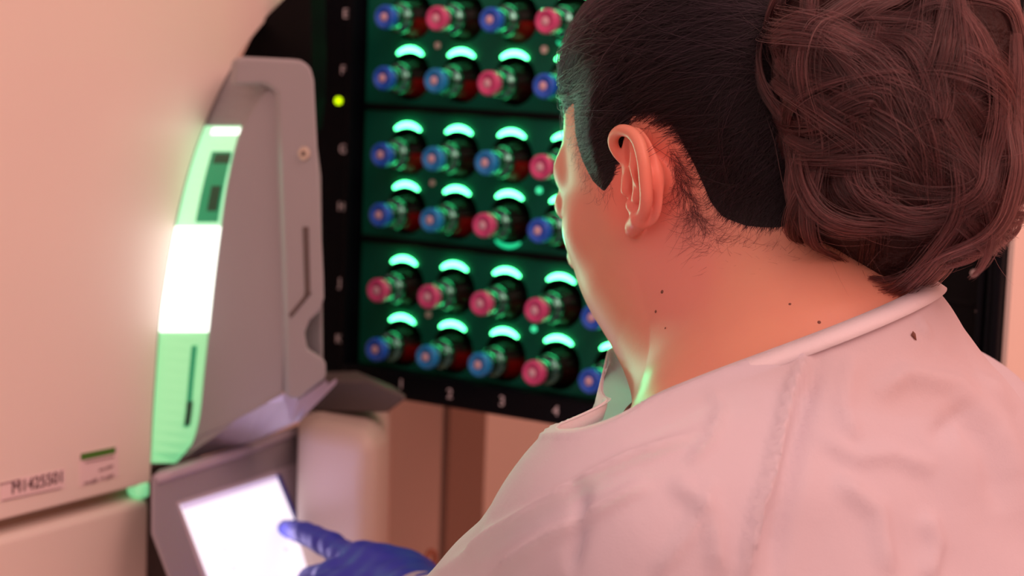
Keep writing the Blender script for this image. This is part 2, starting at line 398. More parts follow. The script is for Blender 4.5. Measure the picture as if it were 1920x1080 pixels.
mesh('lower_chamfer', Vc_, [[0, 1, 4, 3], [1, 2, 5, 4], [6, 9, 10, 7], [7, 10, 11, 8]], 'bezel', inst)

# console with the touchscreen
ph = math.radians(58.7)
dd = math.cos(ph) * n2 - math.sin(ph) * Z            # down the slope
cn = np.cross(u2, dd); cn = cn / np.linalg.norm(cn)
if cn @ Fw > 0: cn = -cn                             # faces the user
K0 = P(340, 945, 1.60)
def con(x, y, o=0.0): return on_plane(x, y, K0 + cn * o, cn)
cons_px = [(283, 893), (300, 880), (440, 838), (560, 795), (600, 786), (616, 795), (630, 840), (648, 930), (674, 1040), (720, 1160), (345, 1160), (313, 1080), (283, 1000)]
console = prism('console', [con(x, y) for x, y in cons_px], np.array([-0.16, .95, -.26]) * 0.06, 'console', inst, bevel=0.007, seg=4)
tube('console_ridge', smooth_poly([con(292, 900, .0), con(440, 852, .0), con(560, 808, .0), con(604, 798, -.001)], 5), 0.0045, 'bezel', console)
prism('screen_bezel', [con(332, 940, .0012), con(556, 868, .0012), con(664, 1110, .0012), con(407, 1160, .0012)], -cn * 0.004, 'bezel', console, bevel=0.0012)
scr = prism('touchscreen', [con(339, 946, .0022), con(522, 890, .0022), con(630, 1150, .0022), con(424, 1170, .0022)], -cn * 0.002, 'screen', console)
prism('title_bar', [con(339, 946, .0026), con(522, 890, .0026), con(525, 898, .0026), con(343, 956, .0026)], -cn * .0003, 'screen_bar', scr)
prism('screen_edge', [con(521, 889, .0045), con(526, 889, .0045), con(636, 1150, .0045), con(629, 1150, .0045)], -cn * .003, 'screen_edge', scr)
for (xa, ya, xb, yb, h) in [(356, 966, 380, 959, 3), (400, 953, 420, 947, 4), (478, 918, 515, 906, 2), (362, 984, 374, 981, 4), (398, 974, 412, 970, 4), (416, 1028, 424, 1026, 7), (432, 1064, 440, 1062, 6), (530, 1028, 540, 1025, 9), (440, 938, 470, 929, 2), (500, 938, 512, 934, 3)]:
    prism('screen_mark', [con(xa, ya, .0027), con(xb, yb, .0027), con(xb + 2, yb + h, .0027), con(xa + 2, ya + h, .0027)], -cn * .0003, 'screen_mark', scr)
# pedestal below the rack, part of the instrument base
pe = pod(660, 900, -0.16)
ped = [pod(560, 790, -.06) * [1, 1, 0] , pod(700, 790, -.06) * [1, 1, 0], pod(728, 790, -.10) * [1, 1, 0], pod(735, 790, -.34) * [1, 1, 0], pod(560, 790, -.34) * [1, 1, 0]]
pmat('pedestal', (0.60, 0.50, 0.46), 0.5, 0.3)
prism('pedestal', [p + Z * (pod(620, 775, -.10)[2]) for p in ped], -Z * (pod(620, 775, -.10)[2]), 'pedestal', inst, bevel=0.02, seg=4)
# dark hinge shelf between pod and rack
prism('hinge_bracket', [pod(560, 715, -.10), pod(690, 712, -.10), pod(770, 745, -.10), pod(728, 776, -.10), pod(600, 774, -.10), pod(560, 760, -.10)], POD_BACK * 0.05, 'grey_dark', inst, bevel=0.004)

# the machine's own lamps
def lamp_at(name, c, d, sx, sy, power, color, spread=180):
    l = bpy.data.lights.new(name, 'AREA'); l.shape = 'RECTANGLE'; l.size = sx; l.size_y = sy; l.energy = power; l.color = color; l.spread = math.radians(spread)
    o = bpy.data.objects.new(name, l); COL.objects.link(o); o.location = Vector(c); o.rotation_euler = Vector(d).to_track_quat('-Z', 'Y').to_euler(); return o
lamp_at('slot_lamp', cabp(345, 560, .035), P(1150, 480, 1.1) - cabp(345, 560), .04, .24, .12, (0.28, 1.0, 0.62), 60)
lamp_at('screen_lamp', con(430, 1005, .004), cn, .045, .06, .06, (0.66, 0.55, 1.0), 150)

# ---------------------------------------------------------------- bottle rack
PC, P1, P2 = 0.0566442, 0.0533185, 0.0673875
rowz = [P1, 0.0, -P2, -P2 - P1, -2 * P2 - P1, -2 * P2 - 2 * P1]     # arc height of rows 1..6, relative to A0
HR = 0.0222                                                         # cell hole radius
def cellc(row, c): return A0 + r_ * PC * (c - 3) + Z * (rowz[row - 1] - 0.0245)
rk = empty('bottle_rack', tuple((A0 + r_ * 0.1) * [1, 1, 0]), 'black framed rack of round cells with green light arcs above each bottle', 'rack')
t_l = (rack(580, 400) - A0) @ r_; t_r = (rack(1898, 500) - A0) @ r_
t_pl = (rack(680, 400) - A0) @ r_; t_pr = (rack(1848, 500) - A0) @ r_
def rp(t, z, o=0.0): return A0 + r_ * t + Z * z + n_ * o
NC = 8
z_top = rowz[0] + 0.075
z_bot_plate = (rack(900, 706) - A0)[2]
z_bot = (rack(900, 767) - A0)[2]
# plate with holes: strips of quads around each hole
def plate_mesh(name, z0, z1, rows_here, parent):
    V = []; Fc = []
    def addv(p): V.append(p); return len(V) - 1
    cols = list(range(1, NC + 1))
    zs = []
    rr = sorted(rows_here, key=lambda r: -rowz[r - 1])
    bounds = [z1] + [ (rowz[rr[i] - 1] + rowz[rr[i + 1] - 1]) / 2 - 0.0245 for i in range(len(rr) - 1)] + [z0]
    for k, rw in enumerate(rr):
        zt, zb = bounds[k], bounds[k + 1]
        for c in cols:
            ta = PC * (c - 3.5); tb = PC * (c - 2.5)
            if c == 1: ta = t_pl
            if c == NC: tb = t_pr
            tc = PC * (c - 3); zc = rowz[rw - 1] - 0.0245
            n = 32; ring = []; outer = []
            for i in range(n):
                an = 2 * math.pi * i / n
                ca, sa = math.cos(an), math.sin(an)
                ring.append(addv(rp(tc + HR * ca, zc + HR * sa)))
                sx = ((tb - tc) if ca > 0 else (tc - ta)) / max(abs(ca), 1e-6); sz = ((zt - zc) if sa > 0 else (zc - zb)) / max(abs(sa), 1e-6)
                s = min(sx, sz)
                outer.append(addv(rp(tc + s * ca, zc + s * sa)))
            for i in range(n):
                j = (i + 1) % n
                Fc.append([ring[i], ring[j], outer[j], outer[i]])
            # square corners
            for (ct, cz2, i) in ((tb, zt, 0), (ta, zt, 1), (ta, zb, 2), (tb, zb, 3)):
                an = math.atan2(cz2 - zc, ct - tc) % (2 * math.pi)
                k0 = int(an / (2 * math.pi) * n) % n; k1 = (k0 + 1) % n
                Fc.append([outer[k0], outer[k1], addv(rp(ct, cz2))])
            inner = [addv(rp(tc + HR * 0.93 * math.cos(2 * math.pi * i / n), zc + HR * 0.93 * math.sin(2 * math.pi * i / n), -0.1)) for i in range(n)]
            for i in range(n):
                j = (i + 1) % n; Fc.append([ring[j], ring[i], inner[i], inner[j]])
            Fc.append(inner[::-1])
    me = mesh(name, V, Fc, 'cell_plate', parent, smooth=False)
    m = me.data; m.materials.append(MATS['hole_black'])
    n0 = A0
    for p in m.polygons:
        if abs(Vector(n_).dot(p.normal)) < 0.9 or (np.array(m.vertices[p.vertices[0]].co) + wloc(parent) - A0) @ n_ < -0.05: p.material_index = 1
    return me
gaps = [(1, 2), (3, 4), (5, 6)]
plates = {}
for (a, b) in gaps:
    zt = rowz[a - 1] + 0.0125; zb = rowz[b - 1] - 0.0245 - 0.0265
    if b == 6: zb = max(zb, z_bot_plate - 0.012)
    if a == 1: zt = z_top
    plates[a] = plates[b] = plate_mesh('cell_plate', zb, zt, (a, b), rk)
    prism('shelf_edge', [rp(t_pl, zb - .006, .004), rp(t_pr, zb - .006, .004), rp(t_pr, zb, .004), rp(t_pl, zb, .004)], -n_ * 0.10, 'black', rk, bevel=.0015)
prism('rack_housing', [rp(t_l, z_bot, -0.102), rp(t_r, z_bot, -0.102), rp(t_r, z_top, -0.102), rp(t_l, z_top, -0.102)], -n_ * 0.03, 'black', rk)
lrail = prism('left_rail', [rp(t_l - .045, z_bot, .012), rp(t_pl - 0.006, z_bot, .012), rp(t_pl - 0.006, z_top + .02, .012), rp(t_l - .045, z_top + .02, .012)], -n_ * 0.12, 'rail_black', rk, bevel=.003)
prism('rail_ridge', [rack(655, 0, .014) * 1 + Z * .1, rack(664, 0, .014) + Z * .1, rack(664, 0, .014) + Z * (-.34), rack(655, 0, .014) + Z * (-.34)], -n_ * 0.004, 'rail_black', lrail, bevel=.0008)
for wx in (1862, 1884, 1898):
    a = (rack(wx, 500) - A0) @ r_
    prism('right_rail', [rp(a - .0065, z_bot - .01, .014 + (wx - 1862) * .0002), rp(a, z_bot - .01, .014 + (wx - 1862) * .0002), rp(a, z_top + .02, .014 + (wx - 1862) * .0002), rp(a - .0065, z_top + .02, .014 + (wx - 1862) * .0002)], -n_ * 0.13, 'rail_black', rk, bevel=.002)
prism('side_cover', [rp(t_r + .001, z_bot - .008, .012), rp(t_r + .001, z_bot - .008, -.14), rp(t_r + .001, z_top + .03, -.14), rp(t_r + .001, z_top + .03, .012)], r_ * .004, 'cabinet', rk)
brail = prism('bottom_rail', [rp(t_pl - .006, z_bot, .016), rp(t_r, z_bot, .016), rp(t_r, z_bot_plate - .004, .016), rp(t_pl - .006, z_bot_plate - .004, .016)], -n_ * 0.12, 'rail_black', rk, bevel=.003)
prism('top_rail', [rp(t_l, z_top, .012), rp(t_r, z_top, .012), rp(t_r, z_top + .03, .012), rp(t_l, z_top + .03, .012)], -n_ * 0.12, 'rail_black', rk, bevel=.003)
for s, x, y in (('1', 752, 721), ('2', 843, 739), ('3', 941, 753), ('4', 1042, 771)):
    text('column_number', s, rack(x, y, .0165), r_, Z, 0.0125, 'ink_white', brail)
for s, x, y in (('E', 648, 26), ('F', 643, 132), ('G', 643, 280), ('H', 640, 388), ('J', 637, 530), ('K', 635, 636)):
    text('row_letter', s, rack(x, y, .0127), r_, Z, 0.0115, 'ink_white', lrail)
# metal strip and black latch lobe on the left
prism('steel_strip', [rack(575, -60, .016), rack(580, -60, .016), rack(583, 125, .016), rack(578, 125, .016)], -n_ * 0.01, 'steel', lrail)
prism('indicator_light', disc_pts(rack(633, 189, .0145), r_, Z, 0.0034), -n_ * 0.004, 'led_yellow', lrail)
prism('interior_cover', [pod(x, y, -.115) for x, y in smooth_poly([(440, 150), (452, 110), (472, 70), (496, 35), (530, 0), (550, -20), (580, -30), (576, 240), (500, 240)], 4)], -n_ * 0.02, 'black', rk)
blank = prism('blank_panel', [rack(1725, 500, .003) * [1, 1, 0] + Z * (z_bot_plate + A0[2]), rp(t_pr, 0, .003) * [1, 1, 0] + Z * (z_bot_plate + A0[2]), rp(t_pr, 0, .003) * [1, 1, 0] + Z * (z_top + A0[2]), rack(1725, 500, .003) * [1, 1, 0] + Z * (z_top + A0[2])], -n_ * .0025, 'black', rk)
for x, y, s_ in ((1826, 512, 2.6), (1832, 584, 1.3), (1847, 577, 1.4)):
    prism('screw_head', disc_pts(rack(x, y, .004), r_, Z, s_ / 1000), -n_ * .0015, 'screw', blank)
# green light arcs
arc_m = None
def arc_mesh(a0, a1, rad, tr, n=14, seg=8):
    V = []; Fc = []
    for i in range(n):
        an = a0 + (a1 - a0) * i / (n - 1)
        f = math.sin(math.pi * min(max((i + .5) / n, .02), .98)) ** 0.35
        for s in range(seg):
            b = 2 * math.pi * s / seg
            rr = rad + tr * f * math.cos(b)
            V.append((rr * math.cos(an), 0.55 * tr * f * math.sin(b), rr * math.sin(an)))
    for i in range(n - 1):
        for s in range(seg):
            Fc.append([i * seg + s, (i + 1) * seg + s, (i + 1) * seg + (s + 1) % seg, i * seg + (s + 1) % seg])
    Fc.append(list(range(seg))); Fc.append([(n - 1) * seg + s for s in range(seg)][::-1])
    m = bpy.data.meshes.new('light_arc'); m.from_pydata(V, [], Fc); m.update()
    m.polygons.foreach_set('use_smooth', [True] * len(m.polygons)); return m
am = arc_mesh(math.radians(53), math.radians(127), HR + .0012, .0024); am.materials.append(MATS['arc_light'])
am2 = arc_mesh(math.radians(235), math.radians(305), HR + .001, .0020); am2.materials.append(MATS['arc_weak'])
rotz = -az
for rw in range(1, 7):
    for c in range(1, 6):
        o = bpy.data.objects.new('light_arc', am); link(o, plates[rw])
        o.location = Vector(cellc(rw, c) + n_ * 0.002 - wloc(plates[rw])); o.rotation_euler = (0, 0, rotz)
        if (rw, c) in ((4, 3), (1, 4)):
            o = bpy.data.objects.new('light_arc', am2); link(o, plates[rw]); o.location = Vector(cellc(rw, c) + n_ * 0.002 - wloc(plates[rw])); o.rotation_euler = (0, 0, rotz)
for x, y, m_, s in ((820, 85, 'screw', 2.8), (1020, 93, 'screw', 3.2), (810, 343, 'screw', 2.6), (1010, 357, 'led_green', 2.8), (803, 590, 'screw', 2.8), (1000, 617, 'led_green', 2.6), ):
    rw = 1 if y < 200 else 3 if y < 450 else 5
    prism('screw_head' if m_ == 'screw' else 'status_light', disc_pts(rack(x, y, .0015), r_, Z, s / 1000), -n_ * 0.002, m_, plates[rw])

for rw_ in (1, 3, 5):  # added green fill aimed at the gown collar, beyond the arcs' own light
    lamp_at('green_fill', cellc(rw_, 3) + Z * .036 + n_ * .012, P(1110, 800, 1.15) - cellc(rw_, 3), .26, .006, .10, (0.05, 1.0, 0.42), 36)
# bottles: axis along local -Y (towards the room)
def lathe(name, prof, mat, parent=None, n=24, half=None):
    V = []; Fc = []
    angs = [2 * math.pi * i / n for i in range(n)] if half is None else [math.pi + math.pi * i / n for i in range(n + 1)]
    for (y, r) in prof:
        for a in angs: V.append((r * math.cos(a), -y, r * math.sin(a)))
    k = len(angs)
    for i in range(len(prof) - 1):
        for s in range(k if half is None else k - 1):
            t = (s + 1) % k
            Fc.append([i * k + s, i * k + t, (i + 1) * k + t, (i + 1) * k + s])
    if half is None:
        Fc.append(list(range(k))[::-1]); Fc.append([(len(prof) - 1) * k + s for s in range(k)])
    else:
        for i in range(len(prof) - 1): Fc.append([i * k, (i + 1) * k, (i + 1) * k + k - 1, i * k + k - 1])
        Fc.append(list(range(k))[::-1]); Fc.append([(len(prof) - 1) * k + s for s in range(k)])
    return mesh(name, V, Fc, mat, parent, smooth=True, off=False)
body_prof = [(-.090, .015), (-.088, .0185), (-.02, .0190), (-.008, .0188), (0.0, .0172), (.006, .0140), (.011, .0105), (.014, .0090), (.024, .0088)]
neck_prof = [(.0110, .0092)] + [(.0170 - .0060 * math.cos(a_), .0088 + .0052 * math.sin(a_)) for a_ in (.3, .7, 1.1, 1.57, 2.0, 2.4, 2.8)] + [(.0235, .0098), (.0260, .0096), (.0300, .0100), (.0335, .0092)]
cap_prof = [(.0336, .0100), (.034, .0106), (.040, .0106), (.0418, .0098), (.0420, .0075), (.0412, .0072)]
blood_prof = [(-.086, .0150), (-.084, .0178), (-.018, .0182), (-.008, .0178), (0.0, .0160), (.006, .0126), (.0105, .0090), (.0235, .0078)]
def make_bottle(capm, bloodm):
    b = empty('culture_bottle', (0, 0, 0))
    lathe('bottle_body', body_prof, 'amber', b)
    lathe('neck_ring', neck_prof, 'crimp', b)
    cp = lathe('cap', cap_prof, capm, b)
    lathe('cap_septum', [(.0408, .0040), (.0418, .0034), (.0419, .001)], 'cap_dot', cp, n=14)
    lathe('blood_sample', blood_prof, bloodm, b, half=True)
    return b
protos = {}
def copy_tree(o, parent=None):
    c = o.copy(); COL.objects.link(c)
    if parent is not None: c.parent = parent
    for ch_ in o.children: copy_tree(ch_, c)
    return c
rows = {1: 'bpbp', 2: 'bapb', 3: 'baap', 4: 'bapb', 5: 'ppppb', 6: 'baapb'}
ordinal = ['', 'top', 'second', 'third', 'fourth', 'fifth', 'bottom']
cname = {'b': 'blue', 'a': 'light blue', 'p': 'pink'}
red = {(1, 1), (1, 3), (2, 1), (2, 2), (3, 1), (3, 3), (4, 2), (4, 4), (6, 1), (6, 2), (6, 3), (2, 4), (4, 1)}
cn_ord = ['', 'first', 'second', 'third', 'fourth', 'fifth']
for rw, s in rows.items():
    for c, k in enumerate(s, 1):
        bl = 'blood' if (rw, c) in red else 'blood_dark'
        key = (k, bl)
        if key not in protos:
            b = protos[key] = make_bottle({'b': 'cap_blue', 'a': 'cap_azure', 'p': 'cap_pink'}[k], bl)
        else: b = copy_tree(protos[key])
        b.location = Vector(cellc(rw, c) - Z * 0.0028); b.rotation_euler = (0, 0, rotz)
        word = 'red blood' if bl == 'blood' else 'dark contents'
        b['label'] = f'{cname[k]} capped culture bottle of {word}, {cn_ord[c]} cell of the {ordinal[rw]} rack row'
        b['category'] = 'bottle'; b['group'] = 'culture bottles lying in the lit rack'

# small brown cable end low against the wall
o = tube('hanging_cable', smooth_poly([P(792, 1095, 1.75), P(796, 1060, 1.75), P(805, 1035, 1.76), P(815, 1040, 1.77), P(812, 1075, 1.77), P(800, 1110, 1.78)], 5), 0.0025, 'cable')
tag(o, 'thin reddish brown cable looping beside the gown sleeve', 'cable')
# ---------------------------------------------------------------- signed-distance modelling tools
def ell(p, c, r):
    q = (p - np.asarray(c)) / np.asarray(r); k0 = np.sqrt((q * q).sum(-1)) + 1e-9
    q2 = q / np.asarray(r); k1 = np.sqrt((q2 * q2).sum(-1)) + 1e-9
    return k0 * (k0 - 1) / k1
def cone(p, a, b, ra, rb):
    a = np.asarray(a, float); b = np.asarray(b, float); d = b - a; L2 = d @ d
    t = np.clip(((p - a) @ d) / L2, 0, 1)
    return np.sqrt((((p - a) - t[:, None] * d) ** 2).sum(-1)) - (ra + (rb - ra) * t)
def chain(p, pts, rad):
    r = None
    for i in range(len(pts) - 1):
        c = cone(p, pts[i], pts[i + 1], rad[i], rad[i + 1]); r = c if r is None else np.minimum(r, c)
    return r
def smin(a, b, k):
    h = np.maximum(k - np.abs(a - b), 0) / k
    return np.minimum(a, b) - h * h * k * 0.25
def smax(a, b, k): return -smin(-a, -b, k)
def vnoise(p, f, seed=0):
    """smooth pseudo-noise from summed sines, about -1..1"""
    g = np.random.default_rng(seed); s = np.zeros(len(p))
    for i in range(7):
        d = g.normal(size=3); d /= np.linalg.norm(d)
        s += np.sin((p @ d) * f * (0.7 + 0.9 * g.random()) + g.random() * 6.3 + 1.3 * np.sin((p @ np.roll(d, 1)) * f * 0.6))
    return s / 3.2
def axis(segs):
    """segs: list of (start, end, step) joined in order"""
    out = [segs[0][0]]
    for a, b, h in segs:
        n = max(1, int(round((b - a) / h))); out += list(a + (b - a) * np.arange(1, n + 1) / n)
    return np.array(out)
def isosurf(sdf, xs, ys, zs, B=8):
    nx, ny, nz = len(xs), len(ys), len(zs)
    S = np.ones((nx, ny, nz), np.float32)
    bi = [list(range(0, n, B)) for n in (nx, ny, nz)]
    def cen(ax, b): e = min(b + B, len(ax) - 1); return (ax[b] + ax[e]) / 2, (ax[e] - ax[b]) / 2
    cx = [cen(xs, b) for b in bi[0]]; cy = [cen(ys, b) for b in bi[1]]; cz = [cen(zs, b) for b in bi[2]]
    gx, gy, gz = np.meshgrid(range(len(cx)), range(len(cy)), range(len(cz)), indexing='ij')
    gx, gy, gz = gx.ravel(), gy.ravel(), gz.ravel()
    ax_, ay_, az_ = np.array(cx), np.array(cy), np.array(cz)
    C = np.stack([ax_[gx, 0], ay_[gy, 0], az_[gz, 0]], 1); hd = np.sqrt(ax_[gx, 1] ** 2 + ay_[gy, 1] ** 2 + az_[gz, 1] ** 2)
    d = sdf(C); act = np.abs(d) < hd * 1.35 + 0.006
    for i in np.where(~act & (d < 0))[0]:
        S[gx[i] * B:gx[i] * B + B, gy[i] * B:gy[i] * B + B, gz[i] * B:gz[i] * B + B] = -1
    ids = np.where(act)[0]
    for s in range(0, len(ids), 400):
        ch = ids[s:s + 400]; I = []
        for i in ch:
            a = np.arange(gx[i] * B, min(gx[i] * B + B, nx)); b = np.arange(gy[i] * B, min(gy[i] * B + B, ny)); c = np.arange(gz[i] * B, min(gz[i] * B + B, nz))
            g = np.meshgrid(a, b, c, indexing='ij'); I.append(np.stack([q.ravel() for q in g], 1))
        I = np.concatenate(I)
        S[I[:, 0], I[:, 1], I[:, 2]] = sdf(np.stack([xs[I[:, 0]], ys[I[:, 1]], zs[I[:, 2]]], 1))
    neg = S < 0
    n8 = np.zeros((nx - 1, ny - 1, nz - 1), np.int8)
    for a in (0, 1):
        for b in (0, 1):
            for c in (0, 1):
                n8 += neg[a:nx - 1 + a, b:ny - 1 + b, c:nz - 1 + c]
    ci = np.argwhere((n8 > 0) & (n8 < 8)); cid = np.full(n8.shape, -1, np.int32); cid[ci[:, 0], ci[:, 1], ci[:, 2]] = np.arange(len(ci))
    acc = np.zeros((len(ci), 3)); cnt = np.zeros(len(ci))
    X = [xs, ys, zs]
    for d3 in range(3):
        o1, o2 = [k for k in range(3) if k != d3]
        for a in (0, 1):
            for b in (0, 1):
                i0 = ci.copy(); i0[:, o1] += a; i0[:, o2] += b; i1 = i0.copy(); i1[:, d3] += 1
                v0 = S[i0[:, 0], i0[:, 1], i0[:, 2]]; v1 = S[i1[:, 0], i1[:, 1], i1[:, 2]]
                m = (v0 < 0) != (v1 < 0); t = np.where(m, v0 / np.where(m, v0 - v1, 1), 0)
                p = np.stack([X[k][i0[:, k]] for k in range(3)], 1)
                p[:, d3] = X[d3][i0[:, d3]] + t * (X[d3][i1[:, d3]] - X[d3][i0[:, d3]])
                acc[m] += p[m]; cnt[m] += 1
    V = acc / cnt[:, None]
    F = []
    for d3 in range(3):
        o1, o2 = [(1, 2), (2, 0), (0, 1)][d3]
        sl0 = [slice(None)] * 3; sl1 = [slice(None)] * 3; sl0[d3] = slice(0, -1); sl1[d3] = slice(1, None)
        e = np.argwhere(neg[tuple(sl0)] != neg[tuple(sl1)])
        e = e[(e[:, o1] > 0) & (e[:, o2] > 0) & (e[:, o1] < S.shape[o1] - 1) & (e[:, o2] < S.shape[o2] - 1)]
        s = neg[e[:, 0], e[:, 1], e[:, 2]]
        q = []
        for a, b in ((-1, -1), (0, -1), (0, 0), (-1, 0)):
            c = e.copy(); c[:, o1] += a; c[:, o2] += b; q.append(cid[c[:, 0], c[:, 1], c[:, 2]])
        q = np.stack(q, 1); q[~s] = q[~s][:, ::-1]; F.append(q)
    return V, np.concatenate(F)
def fastmesh(name, V, F, mat, parent, smooth=True):
    base = wloc(parent)
    me = bpy.data.meshes.new(name); V = (V - base).astype(np.float32)
    me.vertices.add(len(V)); me.vertices.foreach_set('co', V.ravel())
    me.loops.add(F.size); me.loops.foreach_set('vertex_index', F.astype(np.int32).ravel())
    me.polygons.add(len(F)); k = F.shape[1]
    me.polygons.foreach_set('loop_start', np.arange(0, F.size, k, dtype=np.int32)); me.polygons.foreach_set('use_smooth', [smooth] * len(F))
    me.update(calc_edges=True); me.validate()
    me.materials.append(MATS[mat] if isinstance(mat, str) else mat)
    o = bpy.data.objects.new(name, me); link(o, parent); return o
def laplace(V, F, it=3, lam=0.5):
    e = np.concatenate([F[:, [0, 1]], F[:, [1, 2]], F[:, [2, 3]], F[:, [3, 0]]]); e = np.concatenate([e, e[:, ::-1]])
    deg = np.bincount(e[:, 0], minlength=len(V))[:, None]
    for _ in range(it):
        s = np.stack([np.bincount(e[:, 0], weights=V[e[:, 1], k], minlength=len(V)) for k in range(3)], 1)
        V = V + lam * (s / np.maximum(deg, 1) - V)
    return V

# ---------------------------------------------------------------- the person: joints where the photo puts them
ya, pi_ = math.radians(50), math.radians(17)
hf0 = np.array([-math.sin(ya), math.cos(ya), 0]); hl = np.array([-math.cos(ya), -math.sin(ya), 0])
hf = math.cos(pi_) * hf0 - math.sin(pi_) * Z; hu = math.sin(pi_) * hf0 + math.cos(pi_) * Z
HB = np.stack([hl, hf, hu])                      # rows: left, forward, up of the head
EAR = P(1203, 338, 1.12)
H0 = EAR - (0.072 * hl - 0.006 * hf - 0.004 * hu)
def hloc(p): return (p - H0) @ HB.T
def hw(x, y, z): return H0 + x * hl + y * hf + z * hu
tyaw = math.radians(46)
tf = np.array([-math.sin(tyaw), math.cos(tyaw), 0]); tl = np.array([-math.cos(tyaw), -math.sin(tyaw), 0])
NB = P(1490, 655, 1.135)
SL = P(1200, 1020, 1.04); SR = NB - tl * 0.165 - Z * 0.085 + tf * 0.01
CH = NB - tf * 0.045 - Z * 0.17; WA = NB - tf * 0.13 - Z * 0.36; PE = NB - tf * 0.20 - Z * 0.50
EL = P(965, 1330, 1.22); WL = P(748, 1116, 1.44)
ER = SR - Z * 0.25 + tf * 0.08 - tl * 0.05; WR = ER + tf * 0.17 - Z * 0.10 + tl * 0.10
TIP = con(534, 989, 0.0075)
# ear traced in its own plane
eang = math.radians(10)
eq = math.cos(eang) * (-hf) + math.sin(eang) * hl    # backward and a little outward
en = np.cross(hu, eq); en /= np.linalg.norm(en)
if en @ hl < 0: en = -en
def earp(x, y, w): return on_plane(x, y, EAR + en * 0.004, en) + en * w
helix = [earp(x, y, w) for x, y, w in [(1182, 318, -.004), (1166, 295, .001), (1160, 272, .004), (1166, 254, .006), (1184, 243, .008), (1206, 248, .009), (1222, 266, .010), (1233, 298, .011), (1237, 338, .011), (1236, 370, .010), (1227, 394, .008), (1213, 409, .006)]]
helix_r = [.0022, .0028, .0030, .0032, .0034, .0036, .0038, .0038, .0038, .0037, .0036, .0038]
helix = smooth_poly(helix, 3); helix_r = np.interp(np.linspace(0, 1, len(helix)), np.linspace(0, 1, 12), helix_r)
anti = smooth_poly([earp(x, y, w) for x, y, w in [(1196, 262, .002), (1203, 290, .004), (1208, 325, .005), (1210, 355, .005), (1204, 376, .004), (1194, 386, .003)]], 3)
anti_r = np.linspace(.0030, .0040, len(anti)); anti_r[-4:] = .003
lobe = [earp(1208, 412, .004), earp(1192, 424, .001), earp(1181, 432, -.002)]
def ear_sdf(p):
    m = earp(1207, 330, 0.0)
    q = p - m; lx = q @ eq; ly = q @ hu; lw = q @ en
    sh = np.stack([lx, ly, lw], 1)
    plate = ell(sh, (-.0005, .0, .001 ), (.0150, .0285, .0040))
    d = smin(plate, cone(p, earp(1215, 330, 0.003), hw(.060, -.012, -.004), .008, .012), .010)
    d = smax(d, -ell(sh, (-.0052, -.006, .0075), (.0070, .0125, .0085)), .003)         # concha
    d = smax(d, -ell(sh, (-.0062, .0165, .0055), (.0038, .0085, .0060)), .002)         # triangular fossa
    d = smax(d, -ell(sh, (.0066, .004, .0085), (.0030, .019, .0062)), .002)           # scapha
    d = smin(d, chain(p, helix, helix_r), .0022)
    d = smin(d, chain(p, anti, anti_r), .0030)
    d = smin(d, chain(p, lobe, [.0052, .0055, .0046]), .005)
    d = smin(d, cone(p, earp(1177, 338, .000), earp(1180, 356, .002), .0032, .0034), .003)   # tragus
    d = smin(d, cone(p, earp(1193, 384, .003), earp(1199, 390, .003), .0034, .0034), .003)   # antitragus
    return d
def skull(q):
    d = ell(q, (0, -.012, .035), (.074, .092, .088))
    a = np.abs(q[:, 0]); qs = np.stack([a, q[:, 1], q[:, 2]], 1)
    d = smin(d, ell(q, (0, .026, -.028), (.063, .068, .082)), .03)
    return d
def face(q):
    a = np.abs(q[:, 0]); qs = np.stack([a, q[:, 1], q[:, 2]], 1)
    d = skull(q)
    d = smin(d, ell(qs, (.027, .021, -.054), (.034, .044, .054)), .03)             # full cheeks and jaw
    d = smin(d, ell(qs, (.022, .004, -.088), (.034, .040, .040)), .03)
    d = smin(d, ell(q, (0, .052, -.096), (.024, .022, .021)), .02)                 # chin
    d = smin(d, cone(qs, (.012, .081, .018), (.038, .069, .018), .011, .009), .014)   # brow
    d = smin(d, ell(qs, (.040, .053, -.020), (.020, .020, .018)), .016)            # cheekbone
    d = smax(d, -ell(qs, (.032, .099, -.001), (.015, .014, .010)), .010)           # eye socket
    d = smin(d, ell(qs, (.031, .076, -.001), (.013, .013, .012)), .003)            # eyeball and lids
    d = smin(d, cone(q, (0, .089, .008), (0, .104, -.030), .0065, .0090), .010)    # nose
    d = smin(d, ell(qs, (.011, .095, -.034), (.007, .009, .006)), .006)
    d = smin(d, cone(qs, (0, .092, -.056), (.020, .084, -.058), .0045, .003), .005)
    d = smin(d, cone(qs, (0, .090, -.066), (.018, .083, -.065), .0052, .003), .005)
    d = smin(d, ell(q, (0, .002, -.110), (.050, .044, .034)), .035)                # under the chin
    return d
fin_i = [P(672, 1058, 1.470), P(615, 1020, 1.518), P(572, 1000, 1.553), TIP]
xh = fin_i[0] - WL; xh /= np.linalg.norm(xh)
zh = Z * 0.8 - Fw * 0.6; zh -= (zh @ xh) * xh; zh /= np.linalg.norm(zh); yh = np.cross(xh, zh)
def fingers(M0, xh, yh, zh, curl=(38, 105, 150)):
    out = []
    for k, (dy, dx, s) in enumerate(((-.022, .004, 1.0), (-.043, -.003, .93), (-.062, -.014, .78))):
        m = M0 + yh * dy + xh * dx; pts = [m]
        for L, c in zip((.040, .026, .019), curl):
            c = math.radians(c); pts.append(pts[-1] + s * L * (math.cos(c) * xh - math.sin(c) * zh))
        out.append(pts)
    return out
